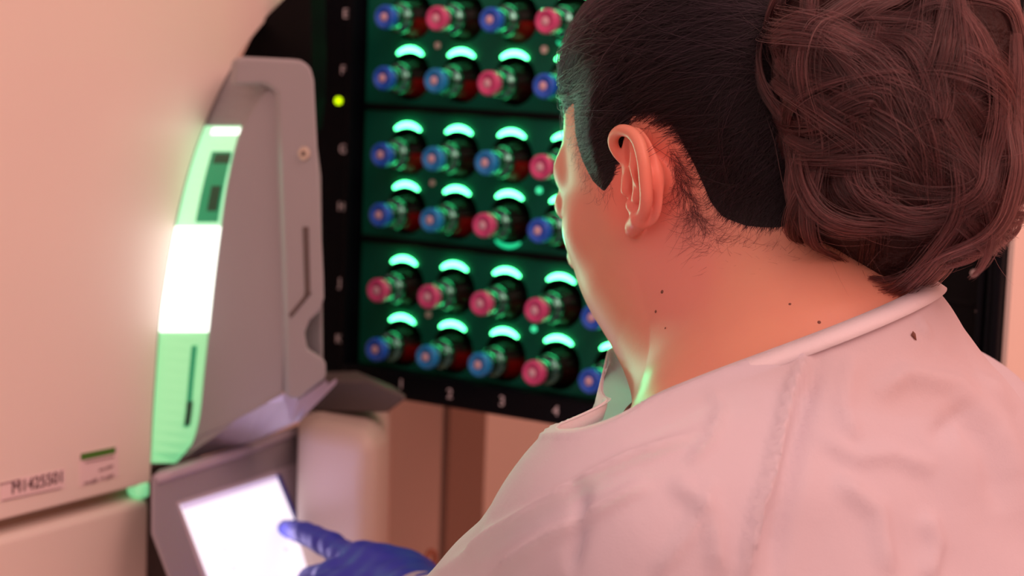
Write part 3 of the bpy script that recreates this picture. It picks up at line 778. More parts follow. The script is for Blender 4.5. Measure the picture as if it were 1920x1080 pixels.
def hand_sdf(p, W_, M0, idx, xh, yh, zh, g, curl=(38, 105, 150)):
    d = chain(p, idx, [.0118 + g, .0098 + g, .0084 + g, .0062 + g])
    fs = fingers(M0, xh, yh, zh, curl)
    for pts in fs:
        d = smin(d, chain(p, pts, [.0118 + g, .0096 + g, .0084 + g, .0070 + g]), .003)
    palm = np.minimum(cone(p, W_ + yh * .012, M0 - xh * .006, .021 + g, .014 + g), cone(p, W_ - yh * .010, fs[1][0] - xh * .006, .021 + g, .014 + g))
    palm = smin(palm, cone(p, W_ - yh * .016, fs[2][0] - xh * .006, .019 + g, .012 + g), .02)
    palm = smin(palm, cone(p, W_ + xh * .03, M0 + yh * -.02 - xh * .02, .020 + g, .015 + g), .02)
    d = smin(d, palm, .012)
    t0 = W_ + xh * .018 + yh * .022 - zh * .012
    d = smin(d, chain(p, [t0, t0 + xh * .032 + yh * .010 - zh * .022, t0 + xh * .058 + yh * .006 - zh * .036, t0 + xh * .078 - yh * .004 - zh * .044], [.0155 + g, .0115 + g, .0098 + g, .0078 + g]), .010)
    return d
xr = (tf * .75 - Z * .6 + tl * .2); xr /= np.linalg.norm(xr); zr_ = Z * .8 + tf * .6; zr_ -= (zr_ @ xr) * xr; zr_ /= np.linalg.norm(zr_); yr = -np.cross(xr, zr_)
MR = WR + xr * .085 + yr * .024
idr = [MR, MR + xr * .04 - zr_ * .006, MR + xr * .062 - zr_ * .016, MR + xr * .078 - zr_ * .028]
hipL, hipR = PE + tl * .085 - Z * .04, PE - tl * .085 - Z * .04
KL, KR = hipL + tf * .05 + Z * (0.47 - hipL[2]), hipR + tf * .03 + Z * (0.47 - hipR[2])
AL, AR = KL - tf * .03 + Z * (0.09 - KL[2]), KR - tf * .03 + Z * (0.09 - KR[2])
def torso_sdf(p, g=0.0):
    q = np.stack([(p - CH) @ tl, (p - CH) @ tf, (p - CH) @ Z], 1)
    d = ell(q, (0, .01, -.01), (.165 + g, .110 + g, .175 + g))
    w = np.stack([(p - WA) @ tl, (p - WA) @ tf, (p - WA) @ Z], 1)
    d = smin(d, ell(w, (0, 0, 0), (.155 + g, .12 + g, .20 + g)), .08)
    w = np.stack([(p - PE) @ tl, (p - PE) @ tf, (p - PE) @ Z], 1)
    d = smin(d, ell(w, (0, 0, 0), (.17 + g, .125 + g, .15 + g)), .08)
    d = smin(d, cone(p, NB - Z * .05 - tf * .01, SL - Z * .0 + tl * -.01, .060 + g, .052 + g), .07)
    d = smin(d, cone(p, NB - Z * .05 - tf * .01, SR, .060 + g, .052 + g), .07)
    return d
neck_top = hw(0, -.034, -.045)
def neck_sdf(p, g=0.0):
    return np.minimum(cone(p, neck_top, NB - tf * .005, .060 + g, .070 + g), cone(p, hw(0, .005, -.075), NB + tf * .015 - Z * .01, .050 + g, .060 + g))
def arms_sdf(p, g=0.0):
    d = smin(cone(p, SL, EL, .052 + g, .043 + g), cone(p, EL, WL, .043 + g, .027 + g), .02)
    e = smin(cone(p, SR, ER, .052 + g, .043 + g), cone(p, ER, WR, .043 + g, .027 + g), .02)
    return np.minimum(d, e)
def legs_sdf(p, g=0.0):
    d = np.minimum(chain(p, [hipL, KL, AL], [.088 + g, .060 + g, .040 + g]), chain(p, [hipR, KR, AR], [.088 + g, .060 + g, .040 + g]))
    return d
def body(p):
    d = torso_sdf(p)
    d = smin(d, arms_sdf(p), .04); d = smin(d, legs_sdf(p), .05)
    q = hloc(p)
    n = neck_sdf(p)
    h = face(q)
    d = smin(d, n, .06); d = smin(d, h, .026)
    near = np.abs(p - EAR).max(1) < .06
    if near.any():
        e = ear_sdf(p[near]); d[near] = smin(d[near], e, .004)
    nearh = np.abs(p - fin_i[0]).max(1) < .2
    if nearh.any():
        pp = p[nearh]; d[nearh] = smin(d[nearh], hand_sdf(pp, WL, fin_i[0], fin_i, xh, yh, zh, -.0012), .008)
    nearh = np.abs(p - MR).max(1) < .2
    if nearh.any():
        pp = p[nearh]; d[nearh] = smin(d[nearh], hand_sdf(pp, WR, MR, idr, xr, yr, zr_, -.0012, (18, 40, 62)), .008)
    for K_ in (AL, AR):
        d = smin(d, cone(p, K_ - Z * .055, K_ - Z * .06 + tf * .13, .034, .026), .03)
    return d
pe_loc = tuple(((AL + AR) / 2) * [1, 1, 0])
person = empty('person', pe_loc, 'person in sheer white gown and blue gloves, dark hair in messy bun, touching the screen', 'person')
if FASTP: hs, es = 0.0035, 0.0016
else: hs, es = 0.0020, 0.0008
lo = np.minimum(H0 - .13, EAR - .06); hi = H0 + .14
def ax3(k, mn, mx):
    a, b = lo[k], hi[k]; e0, e1 = EAR[k] - (.024 if k < 2 else .036), EAR[k] + (.024 if k < 2 else .036)
    e0, e1 = max(e0, a + .005), min(e1, b - .005)
    return axis([(mn, a, .006), (a, e0, hs), (e0, e1, es), (e1, b, hs), (b, mx, .006)])
t1 = time.time()
xs, ys, zs = ax3(0, -.22, .75), ax3(1, .55, 1.72), ax3(2, -0.02, 1.80)
V, F = isosurf(body, xs, ys, zs)
print('body', len(V), round(time.time() - t1, 1), (len(xs), len(ys), len(zs)))
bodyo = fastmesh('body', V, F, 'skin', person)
# red light on ear and jaw, painted into the skin colour
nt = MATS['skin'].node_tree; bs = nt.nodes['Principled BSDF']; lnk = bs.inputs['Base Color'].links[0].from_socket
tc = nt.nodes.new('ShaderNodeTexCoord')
def paint_glow(center, rad, col, amt, prev):
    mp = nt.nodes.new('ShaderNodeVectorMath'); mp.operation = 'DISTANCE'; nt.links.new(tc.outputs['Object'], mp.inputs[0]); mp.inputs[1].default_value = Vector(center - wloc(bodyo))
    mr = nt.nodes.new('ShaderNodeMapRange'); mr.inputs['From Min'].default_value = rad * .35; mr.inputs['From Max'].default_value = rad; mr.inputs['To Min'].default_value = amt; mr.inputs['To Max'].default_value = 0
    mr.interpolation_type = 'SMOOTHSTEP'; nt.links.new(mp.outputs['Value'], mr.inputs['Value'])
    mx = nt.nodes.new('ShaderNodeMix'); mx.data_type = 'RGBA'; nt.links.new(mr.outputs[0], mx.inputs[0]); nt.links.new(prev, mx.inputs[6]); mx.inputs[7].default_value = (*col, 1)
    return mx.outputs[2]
o1 = paint_glow(EAR - Z * .002, .046, (.80, .20, .15), .8, lnk)
o2 = paint_glow(P(1230, 500, 1.10), .055, (.62, .22, .20), .6, o1)
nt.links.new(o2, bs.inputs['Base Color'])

# gloves, shirt, trousers, shoes
def glove(name, W_, E_, M0, idx, xh, yh, zh, curl=(38, 105, 150)):
    def f(p):
        d = hand_sdf(p, W_, M0, idx, xh, yh, zh, .0006, curl)
        ax = (E_ - W_) / np.linalg.norm(E_ - W_)
        c = cone(p, W_ - ax * .01, W_ + ax * .11, .0290, .0385)
        c = smax(c, ((p - W_) @ ax) - .085, .002)
        d = smin(d, c, .014)
        return d + .0006 * vnoise(p, 240, 3)
    mn = np.minimum(np.minimum(W_, M0), idx[-1]) - .13; mx = np.maximum(np.maximum(W_, M0), idx[-1]) + .13
    h = .0032 if FASTP else .0017
    V, F = isosurf(f, *[np.arange(mn[k], mx[k], h) for k in range(3)])
    return fastmesh(name, V, F, 'glove', person)
gl = glove('glove', WL, EL, fin_i[0], fin_i, xh, yh, zh)
gl2 = glove('glove', WR, ER, MR, idr, xr, yr, zr_, (18, 40, 62))
def shirt(p):
    d = smin(torso_sdf(p, .004), cone(p, NB - Z * .05, NB + tf * .01 + Z * -.005, .07, .078), .04)
    a = np.minimum(cone(p, SL, SL + (EL - SL) * .6, .057, .052), cone(p, SR, SR + (ER - SR) * .6, .057, .052))
    return smin(d, a, .04)
h = .008
V, F = isosurf(shirt, np.arange(-.1, .75, h), np.arange(.6, 1.5, h), np.arange(.72, 1.6, h))
def cut(V, F, keep):
    F = F[keep[F].all(1)]; u = np.unique(F); m = np.full(len(V), -1); m[u] = np.arange(len(u)); return V[u], m[F]
# ---- neckline plane
cA, cB, cC = P(1330, 690, 1.065), P(1205, 706, 1.15), P(1688, 530, 1.155)
cnm = np.cross(cB - cA, cC - cA); cnm /= np.linalg.norm(cnm)
if cnm[2] < 0: cnm = -cnm
V, F = cut(V, F, (((V - cA) @ cnm) < -.008))
fastmesh('shirt', V, F, 'shirt', person)
def trousers(p): return np.minimum(smin(legs_sdf(p, .008), ell(p - PE, (0, 0, 0), (.185, .185, .14)), .05), chain(p, [AL - Z * .01, AL + Z * .05], [.05, .05]))
V, F = isosurf(trousers, np.arange(-.1, .8, .012), np.arange(.5, 1.6, .012), np.arange(.0, 1.1, .012))
fastmesh('trousers', V, F, 'trousers', person)
for A_ in (AL, AR):
    def shoe(p): return smax(smin(cone(p, A_ - Z * .045, A_ - Z * .052 + tf * .145, .046, .038), cone(p, A_, A_ - Z * .04, .046, .046), .03), -(p[:, 2] - .002), .002)
    V, F = isosurf(shoe, np.arange(A_[0] - .25, A_[0] + .15, .007), np.arange(A_[1] - .15, A_[1] + .25, .007), np.arange(-.01, .2, .007))
    fastmesh('shoe', V, F, 'shoe', person)

# ---- gown
BU = P(1205, 975, 1.20)
def gown(p):
    g = .014
    d = torso_sdf(p, g)
    d = smin(d, cone(p, SL + Z * -.002, EL - Rt * .02, .066, .085), .05)
    d = smin(d, cone(p, EL, EL + (WL - EL) * .60, .072, .040), .03)
    d = smin(d, np.minimum(cone(p, SR, ER, .066, .066), cone(p, ER, ER + (WR - ER) * .7, .066, .040)), .05)
    d = smin(d, neck_sdf(p, .0045), .035)
    d = smin(d, cone(p, P(1228, 765, 1.17), BU, .028, .068), .05)
    sk = cone(p, PE + Z * .08, PE + Z * (.30 - PE[2]) + tf * .05, .185, .24)
    sk = smax(sk, .36 - p[:, 2], .01)
    d = smin(d, sk, .09)
    return d
gh = .006 if FASTP else .0034
t1 = time.time()
V, F = isosurf(gown, axis([(-.14, .40, gh), (.40, .85, .012)]), axis([(.40, .75, .012), (.75, 1.55, gh)]), axis([(.30, 1.05, .015), (1.05, 1.62, gh)]))
V = laplace(V, F, 2)
# folds
def gnorm(V, F):
    n = np.cross(V[F[:, 2]] - V[F[:, 0]], V[F[:, 3]] - V[F[:, 1]]); N = np.zeros_like(V)
    for k in range(4):
        for a in range(3): N[:, a] += np.bincount(F[:, k], weights=n[:, a], minlength=len(V))
    return N / (np.linalg.norm(N, axis=1)[:, None] + 1e-12)
N = gnorm(V, F)
px, py = project(V)
facing = (N @ Fw) < 0.15
disp = np.zeros(len(V))
def seg_d(px, py, line):
    best = np.full(len(px), 1e9); sgn = np.zeros(len(px)); par = np.zeros(len(px)); n = len(line) - 1
    for i in range(n):
        (ax, ay), (bx, by) = line[i], line[i + 1]; dx, dy = bx - ax, by - ay; L2 = dx * dx + dy * dy
        t = np.clip(((px - ax) * dx + (py - ay) * dy) / L2, 0, 1); qx, qy = px - ax - t * dx, py - ay - t * dy
        d = np.hypot(qx, qy); m = d < best; best[m] = d[m]; sgn[m] = np.sign(qx * dy - qy * dx)[m]; par[m] = ((i + t) / n)[m]
    return best, sgn, par
# (line, amplitude m, width px, kind)
folds = [
    ([(1520, 640), (1490, 720), (1450, 850), (1415, 960), (1395, 1100)], .0045, 13, 'ridge'),
    ([(1540, 650), (1512, 740), (1480, 860), (1460, 960), (1450, 1100)], -.0030, 22, 'ridge'),
    ([(830, 1085), (930, 1000), (1060, 920), (1180, 860), (1330, 810)], .0032, 14, 'ridge'),
    ([(900, 1090), (1010, 1010), (1130, 950), (1220, 905)], .0030, 16, 'ridge'),
    ([(1330, 720), (1352, 770), (1330, 830), (1290, 870)], .0024, 12, 'ridge'),
    ([(1090, 900), (1085, 980), (1060, 1080)], -.0030, 20, 'ridge'),
    ([(1260, 900), (1330, 960), (1350, 1080)], .0028, 22, 'ridge'),
    ([(1340, 900), (1290, 1000), (1230, 1080)], .0022, 16, 'ridge'),
    ([(1640, 740), (1700, 700), (1790, 720), (1860, 800), (1900, 900)], .0026, 24, 'ridge'),
    ([(1750, 830), (1800, 780), (1850, 850), (1880, 960)], -.0026, 26, 'ridge'),
    ([(1560, 900), (1640, 960), (1660, 1080)], .0032, 26, 'ridge'),
    ([(1530, 820), (1600, 860), (1680, 850), (1760, 880)], .0022, 22, 'ridge'),
    ([(1740, 960), (1760, 1020), (1740, 1090)], .0030, 24, 'ridge'),
    ([(1700, 560), (1740, 640), (1820, 700), (1880, 780)], .0022, 16, 'ridge'),
    ([(1650, 620), (1760, 650), (1850, 720)], -.0020, 18, 'ridge'),
    ([(1600, 660), (1580, 760), (1600, 830)], .0018, 20, 'ridge'),
]
for line, amp, w, kind in folds:
    d, s, par = seg_d(px, py, line)
    fade = np.clip(np.minimum(par, 1 - par) * 6, 0, 1) ** .7
    disp += np.where(facing, 2.0 * amp * np.exp(-(d / (w * .8)) ** 2) * fade, 0)
dn = np.abs((V - cA) @ cnm)
nearneck = np.clip(dn / .03, 0, 1)
nearneck = np.clip(dn / .05 - .3, 0, 1)
disp *= np.clip(dn / .02, 0, 1)
disp += (.0050 * vnoise(V * [1, 1, .6], 34, 11) + .0020 * vnoise(V, 85, 5)) * (.05 + .95 * nearneck)
V = V + N * disp[:, None]
hi_ = V[:, 2] > 1.0                       # the cloth lies over the body, never in it
for _ in range(2):
    gap_ = body(V[hi_]); V[hi_] += N[hi_] * np.maximum(.0045 - gap_, 0)[:, None]
nk = neck_top + (NB - neck_top) * .5
FLAP_D = 1.155
qx, qy = project(V); dep_ = (V - CAM) @ Fw
fr_ = np.clip((1215 - qx) / 175, 0, 1); fr_ = np.sin(math.pi * fr_) ** .8 * (qx > 1035)
fb_ = np.clip((dep_ - FLAP_D + .02) / .06, 0, 1); fb_ = fb_ * fb_ * (3 - 2 * fb_)
cutoff = (-.003 + .021 * fb_) * fr_
side_ = (V - cA) @ cnm - cutoff
# clean straight edge along the neckline: slide the vertices just above onto it
keep = side_ < gh * 0.9
snap = keep & (side_ > -gh * 0.5)
V[snap] -= cnm * side_[snap][:, None]
V, F = cut(V, F, keep)
print('gown', len(V), round(time.time() - t1, 1))
# bound neck edge of the gown: the open border loop, as a narrow tape
E_ = np.sort(np.concatenate([F[:, [0, 1]], F[:, [1, 2]], F[:, [2, 3]], F[:, [3, 0]]]), axis=1)
ue, cnt = np.unique(E_, axis=0, return_counts=True); be = ue[cnt == 1]
be = be[V[be[:, 0], 2] > 1.2]
adj = {}
for a, b in be: adj.setdefault(a, []).append(b); adj.setdefault(b, []).append(a)
if adj:
    loops = []; seen = set()
    for s in list(adj):
        if s in seen: continue
        lp = [s]; seen.add(s); cur = s
        while True:
            nx_ = [q for q in adj[cur] if q not in seen]
            if not nx_: break
            cur = nx_[0]; seen.add(cur); lp.append(cur)
        loops.append(lp)
    lp = max(loops, key=len); q = V[lp]
    V[lp] = sum(np.roll(q, s, axis=0) for s in range(-4, 5)) / 9
    gown_o = fastmesh('gown', V, F, 'gown', person); V_gown = V
    k = 6
    q = sum(np.roll(q, s, axis=0) for s in range(-k, k + 1)) / (2 * k + 1)
    q = q[::3]
    c0 = q.mean(0); Vt, Ft = [], []
    for i, p in enumerate(q):
        t = q[(i + 1) % len(q)] - q[i - 1]; t /= np.linalg.norm(t); outn = p - c0; outn -= (outn @ cnm) * cnm; outn /= np.linalg.norm(outn)
        dn_ = -cnm * .95 + outn * .45; dn_ /= np.linalg.norm(dn_)
        for a, b in ((.0012, .0004), (.0024, -.0012), (.0042, .0045), (.0052, .0092), (.0030, .0096), (.0016, .0045)):
            Vt.append(p + outn * a + dn_ * b)
    m = len(q)
    for i in range(m):
        for s in range(6):
            Ft.append([i * 6 + s, i * 6 + (s + 1) % 6, ((i + 1) % m) * 6 + (s + 1) % 6, ((i + 1) % m) * 6 + s])
    fastmesh('neck_binding', np.array(Vt), np.array(Ft), 'gown_hem', gown_o)

# ---------------------------------------------------------------- hair
def march(sdf, x, y, d0=0.9, d1=1.4):
    a = P(x, y, 1.0) - CAM; t = d0
    for _ in range(200):
        v = sdf((CAM + a * t)[None])[0]
        if v < 2e-4: break
        t += max(v * .7, 1e-4)
        if t > d1: return None
    return CAM + a * t
headonly = lambda p: smin(face(hloc(p)), neck_sdf(p), .026)
hl_px = [(1076, 195), (1078, 255), (1090, 302), (1110, 342), (1133, 364), (1150, 340), (1158, 300), (1162, 268), (1185, 234), (1212, 236), (1240, 262), (1264, 310), (1284, 355), (1302, 400), (1330, 438), (1378, 466), (1432, 478), (1500, 474), (1560, 478), (1620, 486)]
hlw = [march(headonly, x, y) for x, y in hl_px]
hll = [hloc(q[None])[0] for q in hlw if q is not None]
hp = [(.092, .098), (.086, .072), (.078, .050)] + [(q[1], q[2]) for q in hll]
hp = [h_ for h_ in hp if True]
print('hairline', [(round(float(a), 3), round(float(b), 3)) for a, b in hp])
poly = np.array(hp + [(-.30, hp[-1][1] - .03), (-.30, .4), (.092, .4)])
def region(q):
    """signed distance (positive inside the hair) in the side view of the head"""
    y, z = q[:, 1], q[:, 2]; best = np.full(len(y), 1e9); ins = np.zeros(len(y), bool); n = len(poly)
    for i in range(n):
        a, b = poly[i], poly[(i + 1) % n]; d = b - a
        t = np.clip(((y - a[0]) * d[0] + (z - a[1]) * d[1]) / (d @ d + 1e-12), 0, 1)
        dd_ = np.hypot(y - a[0] - t * d[0], z - a[1] - t * d[1])
        best = np.minimum(best, dd_)
        c = ((a[1] > z) != (b[1] > z)) & (y < (b[0] - a[0]) * (z - a[1]) / (b[1] - a[1] + 1e-12) + a[0]); ins ^= c
    return np.where(ins, best, -best)
def thick(q): return np.clip(.25 * (region(q) - edge_w(q)), -.004, .0075)
def edge_w(q): return np.where(q[:, 1] < -.005, .011, .001)
def hcap(p):
    q = hloc(p); return smin(face(q), neck_sdf(p), .026) - thick(q)
mn, mx = H0 - .14, H0 + .15
h = .004 if FASTP else .0028
V, F = isosurf(hcap, *[np.arange(mn[k], mx[k], h) for k in range(3)])
V, F = cut(V, F, thick(hloc(V)) > -.0033)
hair_cap = fastmesh('scalp_hair', V, F, 'hair_base', person)
# bun core
BC = P(1682, 232, 1.085)
BR = np.array([.066, .062, .074])
lob = [(P(1560, 130, 1.08), .040), (P(1760, 120, 1.08), .050), (P(1590, 360, 1.08), .038), (P(1770, 330, 1.08), .048), (P(1700, 440, 1.09), .030), (P(1600, 20, 1.10), .040), (P(1800, 20, 1.11), .035)]
def bun(p):
    d = ell(p, BC, BR * .80)
    for c, r in lob: d = smin(d, np.sqrt(((p - c) ** 2).sum(1)) - r * .86, .02)
    return d + .0022 * vnoise(p, 130, 8)
mn, mx = BC - .14, BC + .14
V, F = isosurf(bun, *[np.arange(mn[k], mx[k], h) for k in range(3)])
bun_o = fastmesh('hair_bun', V, F, 'bun_base', person)

def hair_curves(name, strands, radius, mat, parent):
    """strands: array (n, k, 3); one hair-curves object"""
    base = wloc(parent); n, k, _ = strands.shape
    hc = bpy.data.hair_curves.new(name); hc.add_curves([k] * n)
    pos = (strands - base).astype(np.float32).reshape(-1)
    hc.position_data.foreach_set('vector', pos)
    r = hc.attributes.get('radius') or hc.attributes.new('radius', 'FLOAT', 'POINT')
    tp = np.interp(np.linspace(0, 1, k), [0, .15, .8, 1], [.8, 1, .8, .25])
    rr = (np.asarray(radius).reshape(-1, 1) * tp[None]).astype(np.float32) * np.ones((n, 1), np.float32)
    r.data.foreach_set('value', rr.reshape(-1))
    hc.materials.append(MATS[mat])
    o = bpy.data.objects.new(name, hc); link(o, parent); return o
def grad(f, p, e=1e-3):
    g = np.stack([f(p + np.eye(3)[k] * e) - f(p - np.eye(3)[k] * e) for k in range(3)], 1)
    return g / (np.linalg.norm(g, axis=1)[:, None] + 1e-9)
def sample_faces(V, F, n):
    a = np.linalg.norm(np.cross(V[F[:, 2]] - V[F[:, 0]], V[F[:, 3]] - V[F[:, 1]]), axis=1); i = rng.choice(len(F), n, p=a / a.sum())
    u, v = rng.random((n, 1)), rng.random((n, 1)); f = F[i]
    return (V[f[:, 0]] * (1 - u) + V[f[:, 1]] * u) * (1 - v) + (V[f[:, 3]] * (1 - u) + V[f[:, 2]] * u) * v
NSC = 6000 if FASTP else 19000
t1 = time.time()
me = hair_cap.data; Vc = np.empty(len(me.vertices) * 3, np.float32); me.vertices.foreach_get('co', Vc); Vc = Vc.reshape(-1, 3) + wloc(person)
Fc = np.empty(len(me.polygons) * 4, np.int32); me.polygons.foreach_get('vertices', Fc); Fc = Fc.reshape(-1, 4)
p = sample_faces(Vc, Fc, NSC)
# thinner growth in the soft edge of the hairline, rooted in the skin itself
Vb = np.empty(len(bodyo.data.vertices) * 3, np.float32); bodyo.data.vertices.foreach_get('co', Vb); Vb = Vb.reshape(-1, 3) + wloc(person)
rb = region(hloc(Vb)); cand = np.where((rb > .0005) & (rb < .013) & (np.abs(Vb - H0).max(1) < .14) & (np.abs(Vb - EAR).max(1) > .0))[0]
cand = cand[rng.random(len(cand)) < (rb[cand] / .013) ** 1.2]
cand = rng.choice(cand, min(len(cand), NSC // 5), replace=False)
p = np.concatenate([p[:NSC - len(cand)], Vb[cand]])
ANC = hw(0, -.100, .050)
hsurf = lambda p: smin(face(hloc(p)), neck_sdf(p), .026)
clump = p + .004 * np.stack([vnoise(p, 160, 21 + k) for k in range(3)], 1)
ht = rng.uniform(.0, .0045, NSC) + .0008
q0 = hloc(p); thin = np.clip(region(q0) / .02, 0.05, 1)
K = 22; S_ = [p.copy()]
step = .0052
c = p.copy(); wob = rng.normal(size=(NSC, 3)) * .10
tgt = ANC + rng.normal(size=(NSC, 3)) * [.02, .02, .02]
for i in range(K - 1):
    g = grad(hsurf, c)
    d = tgt - c; dist = np.linalg.norm(d, axis=1)[:, None]; d = d / dist
    d = d - (d * g).sum(1)[:, None] * g
    ql = hloc(c)
    side_hair = np.clip((ql[:, 1] + .02) / .08, 0, 1)[:, None]
    fl_ = .35 * np.stack([vnoise(c, 45, 31 + k) for k in range(3)], 1)
    d = d + fl_ * .5 + wob; d = d - (d * g).sum(1)[:, None] * g; d /= np.linalg.norm(d, axis=1)[:, None] + 1e-9
    st = np.minimum(step, dist * .35)
    c = c + d * st
    v = hsurf(c); goal = thick(hloc(c)) + ht * min(1, (i + 1) / 5) * thin
    c = c + grad(hsurf, c) * np.clip(goal - v, -.006, .006)[:, None]
    S_.append(c.copy())
S_ = np.stack(S_, 1)
hair_curves('scalp_strands', S_, rng.uniform(.00007, .00013, NSC), 'hair', hair_cap)
# soft short hairs along the hairline, nape and temple
hx = []
for (x, y), wn in zip(hl_px, [1] * len(hl_px)): hx.append((x, y))
hx = np.array(hx, float); 
cum_ = np.concatenate([[0], np.cumsum(np.hypot(*np.diff(hx, axis=0).T))])
nw = 500 if FASTP else 1800
W_st = []
for i in range(nw):
    sl_ = cum_[-1] * (rng.random() if rng.random() < .3 else rng.uniform(.42, 1)); t = float(np.interp(sl_, cum_, np.arange(len(cum_)))); a = int(t); pxy = hx[a] + (hx[min(a + 1, len(hx) - 1)] - hx[a]) * (t - a) + rng.normal(size=2) * [7, 9]
    if 1150 < pxy[0] < 1250 and pxy[1] > 240: continue
    w0 = march(headonly, pxy[0], pxy[1])
    if w0 is None: continue
    g = grad(headonly, w0[None])[0]
    behind = pxy[0] > 1250
    dirn = (-Z * .9 - hf * .5 + rng.normal(size=3) * .35) if behind else (-Z * .8 + hf * .1 + rng.normal(size=3) * .3)
    if pxy[1] < 240: dirn = (-Z * .3 - hf * .9 + rng.normal(size=3) * .25)
    curl = rng.normal(size=3) * .28; pts = [w0 - g * .0005]; L = rng.uniform(.008, .030) if behind else rng.uniform(.004, .012)
    for k in range(9):
        dirn = dirn - (dirn @ g) * g; dirn /= np.linalg.norm(dirn); pts.append(pts[-1] + dirn * L / 9 + g * (.00035 if k < 5 else .0001)); dirn = dirn + curl
    W_st.append(pts)
hair_curves('hairline_wisps', np.array(W_st), rng.uniform(.000025, .00006, len(W_st)), 'hair', hair_cap)

# bun locks: curls winding round the core
def bun_r(dirs):
    """distance from the bun centre to its surface along unit directions"""
    t = np.full(len(dirs), .13)
    for _ in range(30): t = t - .6 * bun(BC + dirs * t[:, None])
    return t
NL, NS = (60, 40) if FASTP else (136, 120)
allS = []
toward = -Fw
for j in range(NL):
    k = 30
    kind = j % 8
    if kind < 4:      # swirls seen end on, wound round a slightly tilted axis
        ax_e = toward + rng.normal(size=3) * .38; ax_e /= np.linalg.norm(ax_e)
        e1 = np.cross(ax_e, rng.normal(size=3)); e1 /= np.linalg.norm(e1); e2 = np.cross(ax_e, e1)
        th_ = np.linspace(0, rng.uniform(1.2, 2.6), k) + rng.random() * 6.3
        al = rng.uniform(.05, 1.5) + .35 * np.sin(th_ * 1.2 + j)
        tw = al[:, None] * ax_e + np.cos(th_)[:, None] * e1 + np.sin(th_)[:, None] * e2
    elif kind < 6:    # long strands swept from the tie over the top and down
        st_, en_ = -Rt * 1.0 + Up * rng.uniform(-.4, .9) + toward * rng.uniform(.2, .9), Rt * rng.uniform(.2, 1.1) - Up * rng.uniform(.1, 1.2) + toward * rng.uniform(-.1, .8)
        tt = np.linspace(0, 1, k)[:, None]; th_ = np.linspace(0, 3, k)
        tw = st_ * (1 - tt) + en_ * tt + toward * .5 * np.sin(tt * math.pi) + Up * rng.uniform(-.4, .7) * np.sin(tt * math.pi) + .10 * np.sin(tt * 8 + j) * Rt
    else:
        e1 = rng.normal(size=3); e1 /= np.linalg.norm(e1)
        e2 = rng.normal(size=3); e2 -= (e2 @ e1) * e1; e2 /= np.linalg.norm(e2)
        e3 = np.cross(e1, e2)
        th_ = np.linspace(-rng.uniform(.6, 1.4), rng.uniform(.6, 1.4), k)
        bend = rng.uniform(-.9, .9)
        tw = np.cos(th_)[:, None] * e1 + np.sin(th_)[:, None] * e2 + (bend * (np.cos(th_ * 1.3) - .6))[:, None] * e3
    tw /= np.linalg.norm(tw, axis=1)[:, None]
    r = bun_r(tw) * (1 + .05 * np.sin(th_ * 2.2 + j)) + rng.uniform(-.009, .009)
    cpt = BC + tw * r[:, None]
    tan = np.gradient(cpt, axis=0); tan /= np.linalg.norm(tan, axis=1)[:, None]
    sd = np.cross(tan, tw); sd /= np.linalg.norm(sd, axis=1)[:, None]
    wid = rng.uniform(.003, .008); wid_t = wid * (.35 + .65 * np.sin(np.linspace(.15, math.pi - .1, k)) ** .6)
    a = rng.normal(size=(NS, 1)) * .8; b = rng.normal(size=(NS, 1)) * .35; tws = rng.uniform(-1, 1)
    an = tws * np.linspace(-1, 1, k)[None]
    off1 = (a * np.cos(an) - b * np.sin(an)) * wid_t[None]; off2 = (a * np.sin(an) + b * np.cos(an)) * wid_t[None] * .6
    fr = .0007 * np.sin(np.linspace(0, 9, k)[None] * rng.uniform(.6, 2, (NS, 1)) + rng.random((NS, 1)) * 6.3)
    st = cpt[None] + (off1 + fr)[:, :, None] * sd[None] + (off2 + fr * .6)[:, :, None] * tw[None]
    allS.append(st)
allS = np.concatenate(allS)
hair_curves('bun_locks', allS, rng.uniform(.00008, .00017, len(allS)), 'bun_hair', bun_o)
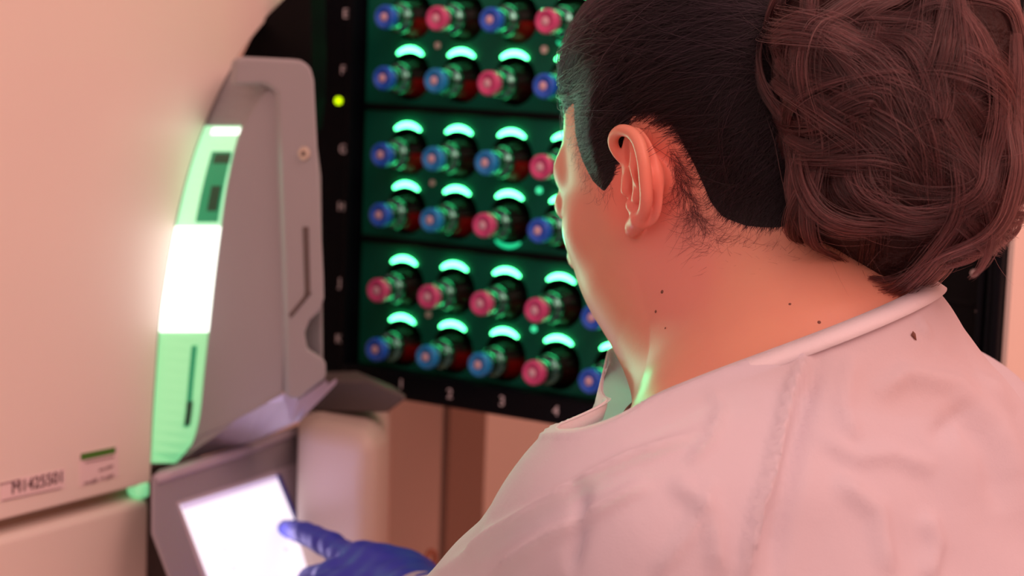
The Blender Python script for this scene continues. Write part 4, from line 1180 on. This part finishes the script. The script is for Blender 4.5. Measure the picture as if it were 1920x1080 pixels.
# flyaways round the bun and above the ear
nf = 150 if FASTP else 420
fw_ = []
for i in range(nf):
    d = rng.normal(size=3); d /= np.linalg.norm(d)
    t = bun_r(d[None])[0]; p = BC + d * (t - .004); v = np.cross(d, rng.normal(size=3)); v /= np.linalg.norm(v); pts = [p]
    curl = rng.normal(size=3) * .16; L = rng.uniform(.02, .055); vv = v + d * rng.uniform(.0, .55)
    for k in range(11):
        vv = vv / np.linalg.norm(vv); pts.append(pts[-1] + vv * L / 11); vv = vv + curl - .06 * d
    fw_.append(pts)
hair_curves('flyaway_strands', np.array(fw_), rng.uniform(.00004, .00007, len(fw_)), 'bun_hair', bun_o)
print('hair', round(time.time() - t1, 1))
# moles and a dark speck on the gown
def spot(name, x, y, sdf, r, mat, parent):
    w = march(sdf, x, y)
    if w is None: return
    g = grad(sdf, w[None])[0]; a = np.cross(g, Z); a /= np.linalg.norm(a); b = np.cross(g, a)
    V = [w + g * r * .25]; F = []
    for ring, (rr, hh) in enumerate(((.6, .18), (1.0, -.15))):
        for i in range(12): an = i * math.pi / 6; V.append(w + r * rr * (math.cos(an) * a + math.sin(an) * b) + g * r * hh)
    F = [[0, 1 + i, 1 + (i + 1) % 12] for i in range(12)] + [[1 + i, 13 + i, 13 + (i + 1) % 12, 1 + (i + 1) % 12] for i in range(12)]
    mesh(name, V, F, mat, parent, smooth=True)
for x, y, r in ((1241, 547, .0011), (1229, 584, .0009), (1536, 604, .0010), (1481, 570, .0008), (1247, 615, .0006)):
    spot('mole', x, y, body, r, 'mole', bodyo)
i_ = np.argmin(np.hypot(*(np.array(project(V_gown)) - np.array([[1712], [633]]))) + np.where(((V_gown - CAM) @ Fw) > 1.16, 1e3, 0))
w_ = V_gown[i_] - Fw * .0012
mesh('dark_speck', [w_ + a * .0016 * Rt + b * .0028 * Up + c * .0008 * Fw for a, b, c in ((-1, .2, 0), (-.3, 1, 0), (.6, .5, 0), (1, -.9, 0), (.2, -.6, 0), (0, 0, -1), (0, 0, 1))],
     [[0, 1, 5], [1, 2, 5], [2, 3, 5], [3, 4, 5], [4, 0, 5], [1, 0, 6], [2, 1, 6], [3, 2, 6], [4, 3, 6], [0, 4, 6]], 'mole', gown_o)
print('script', round(time.time() - T0, 1))
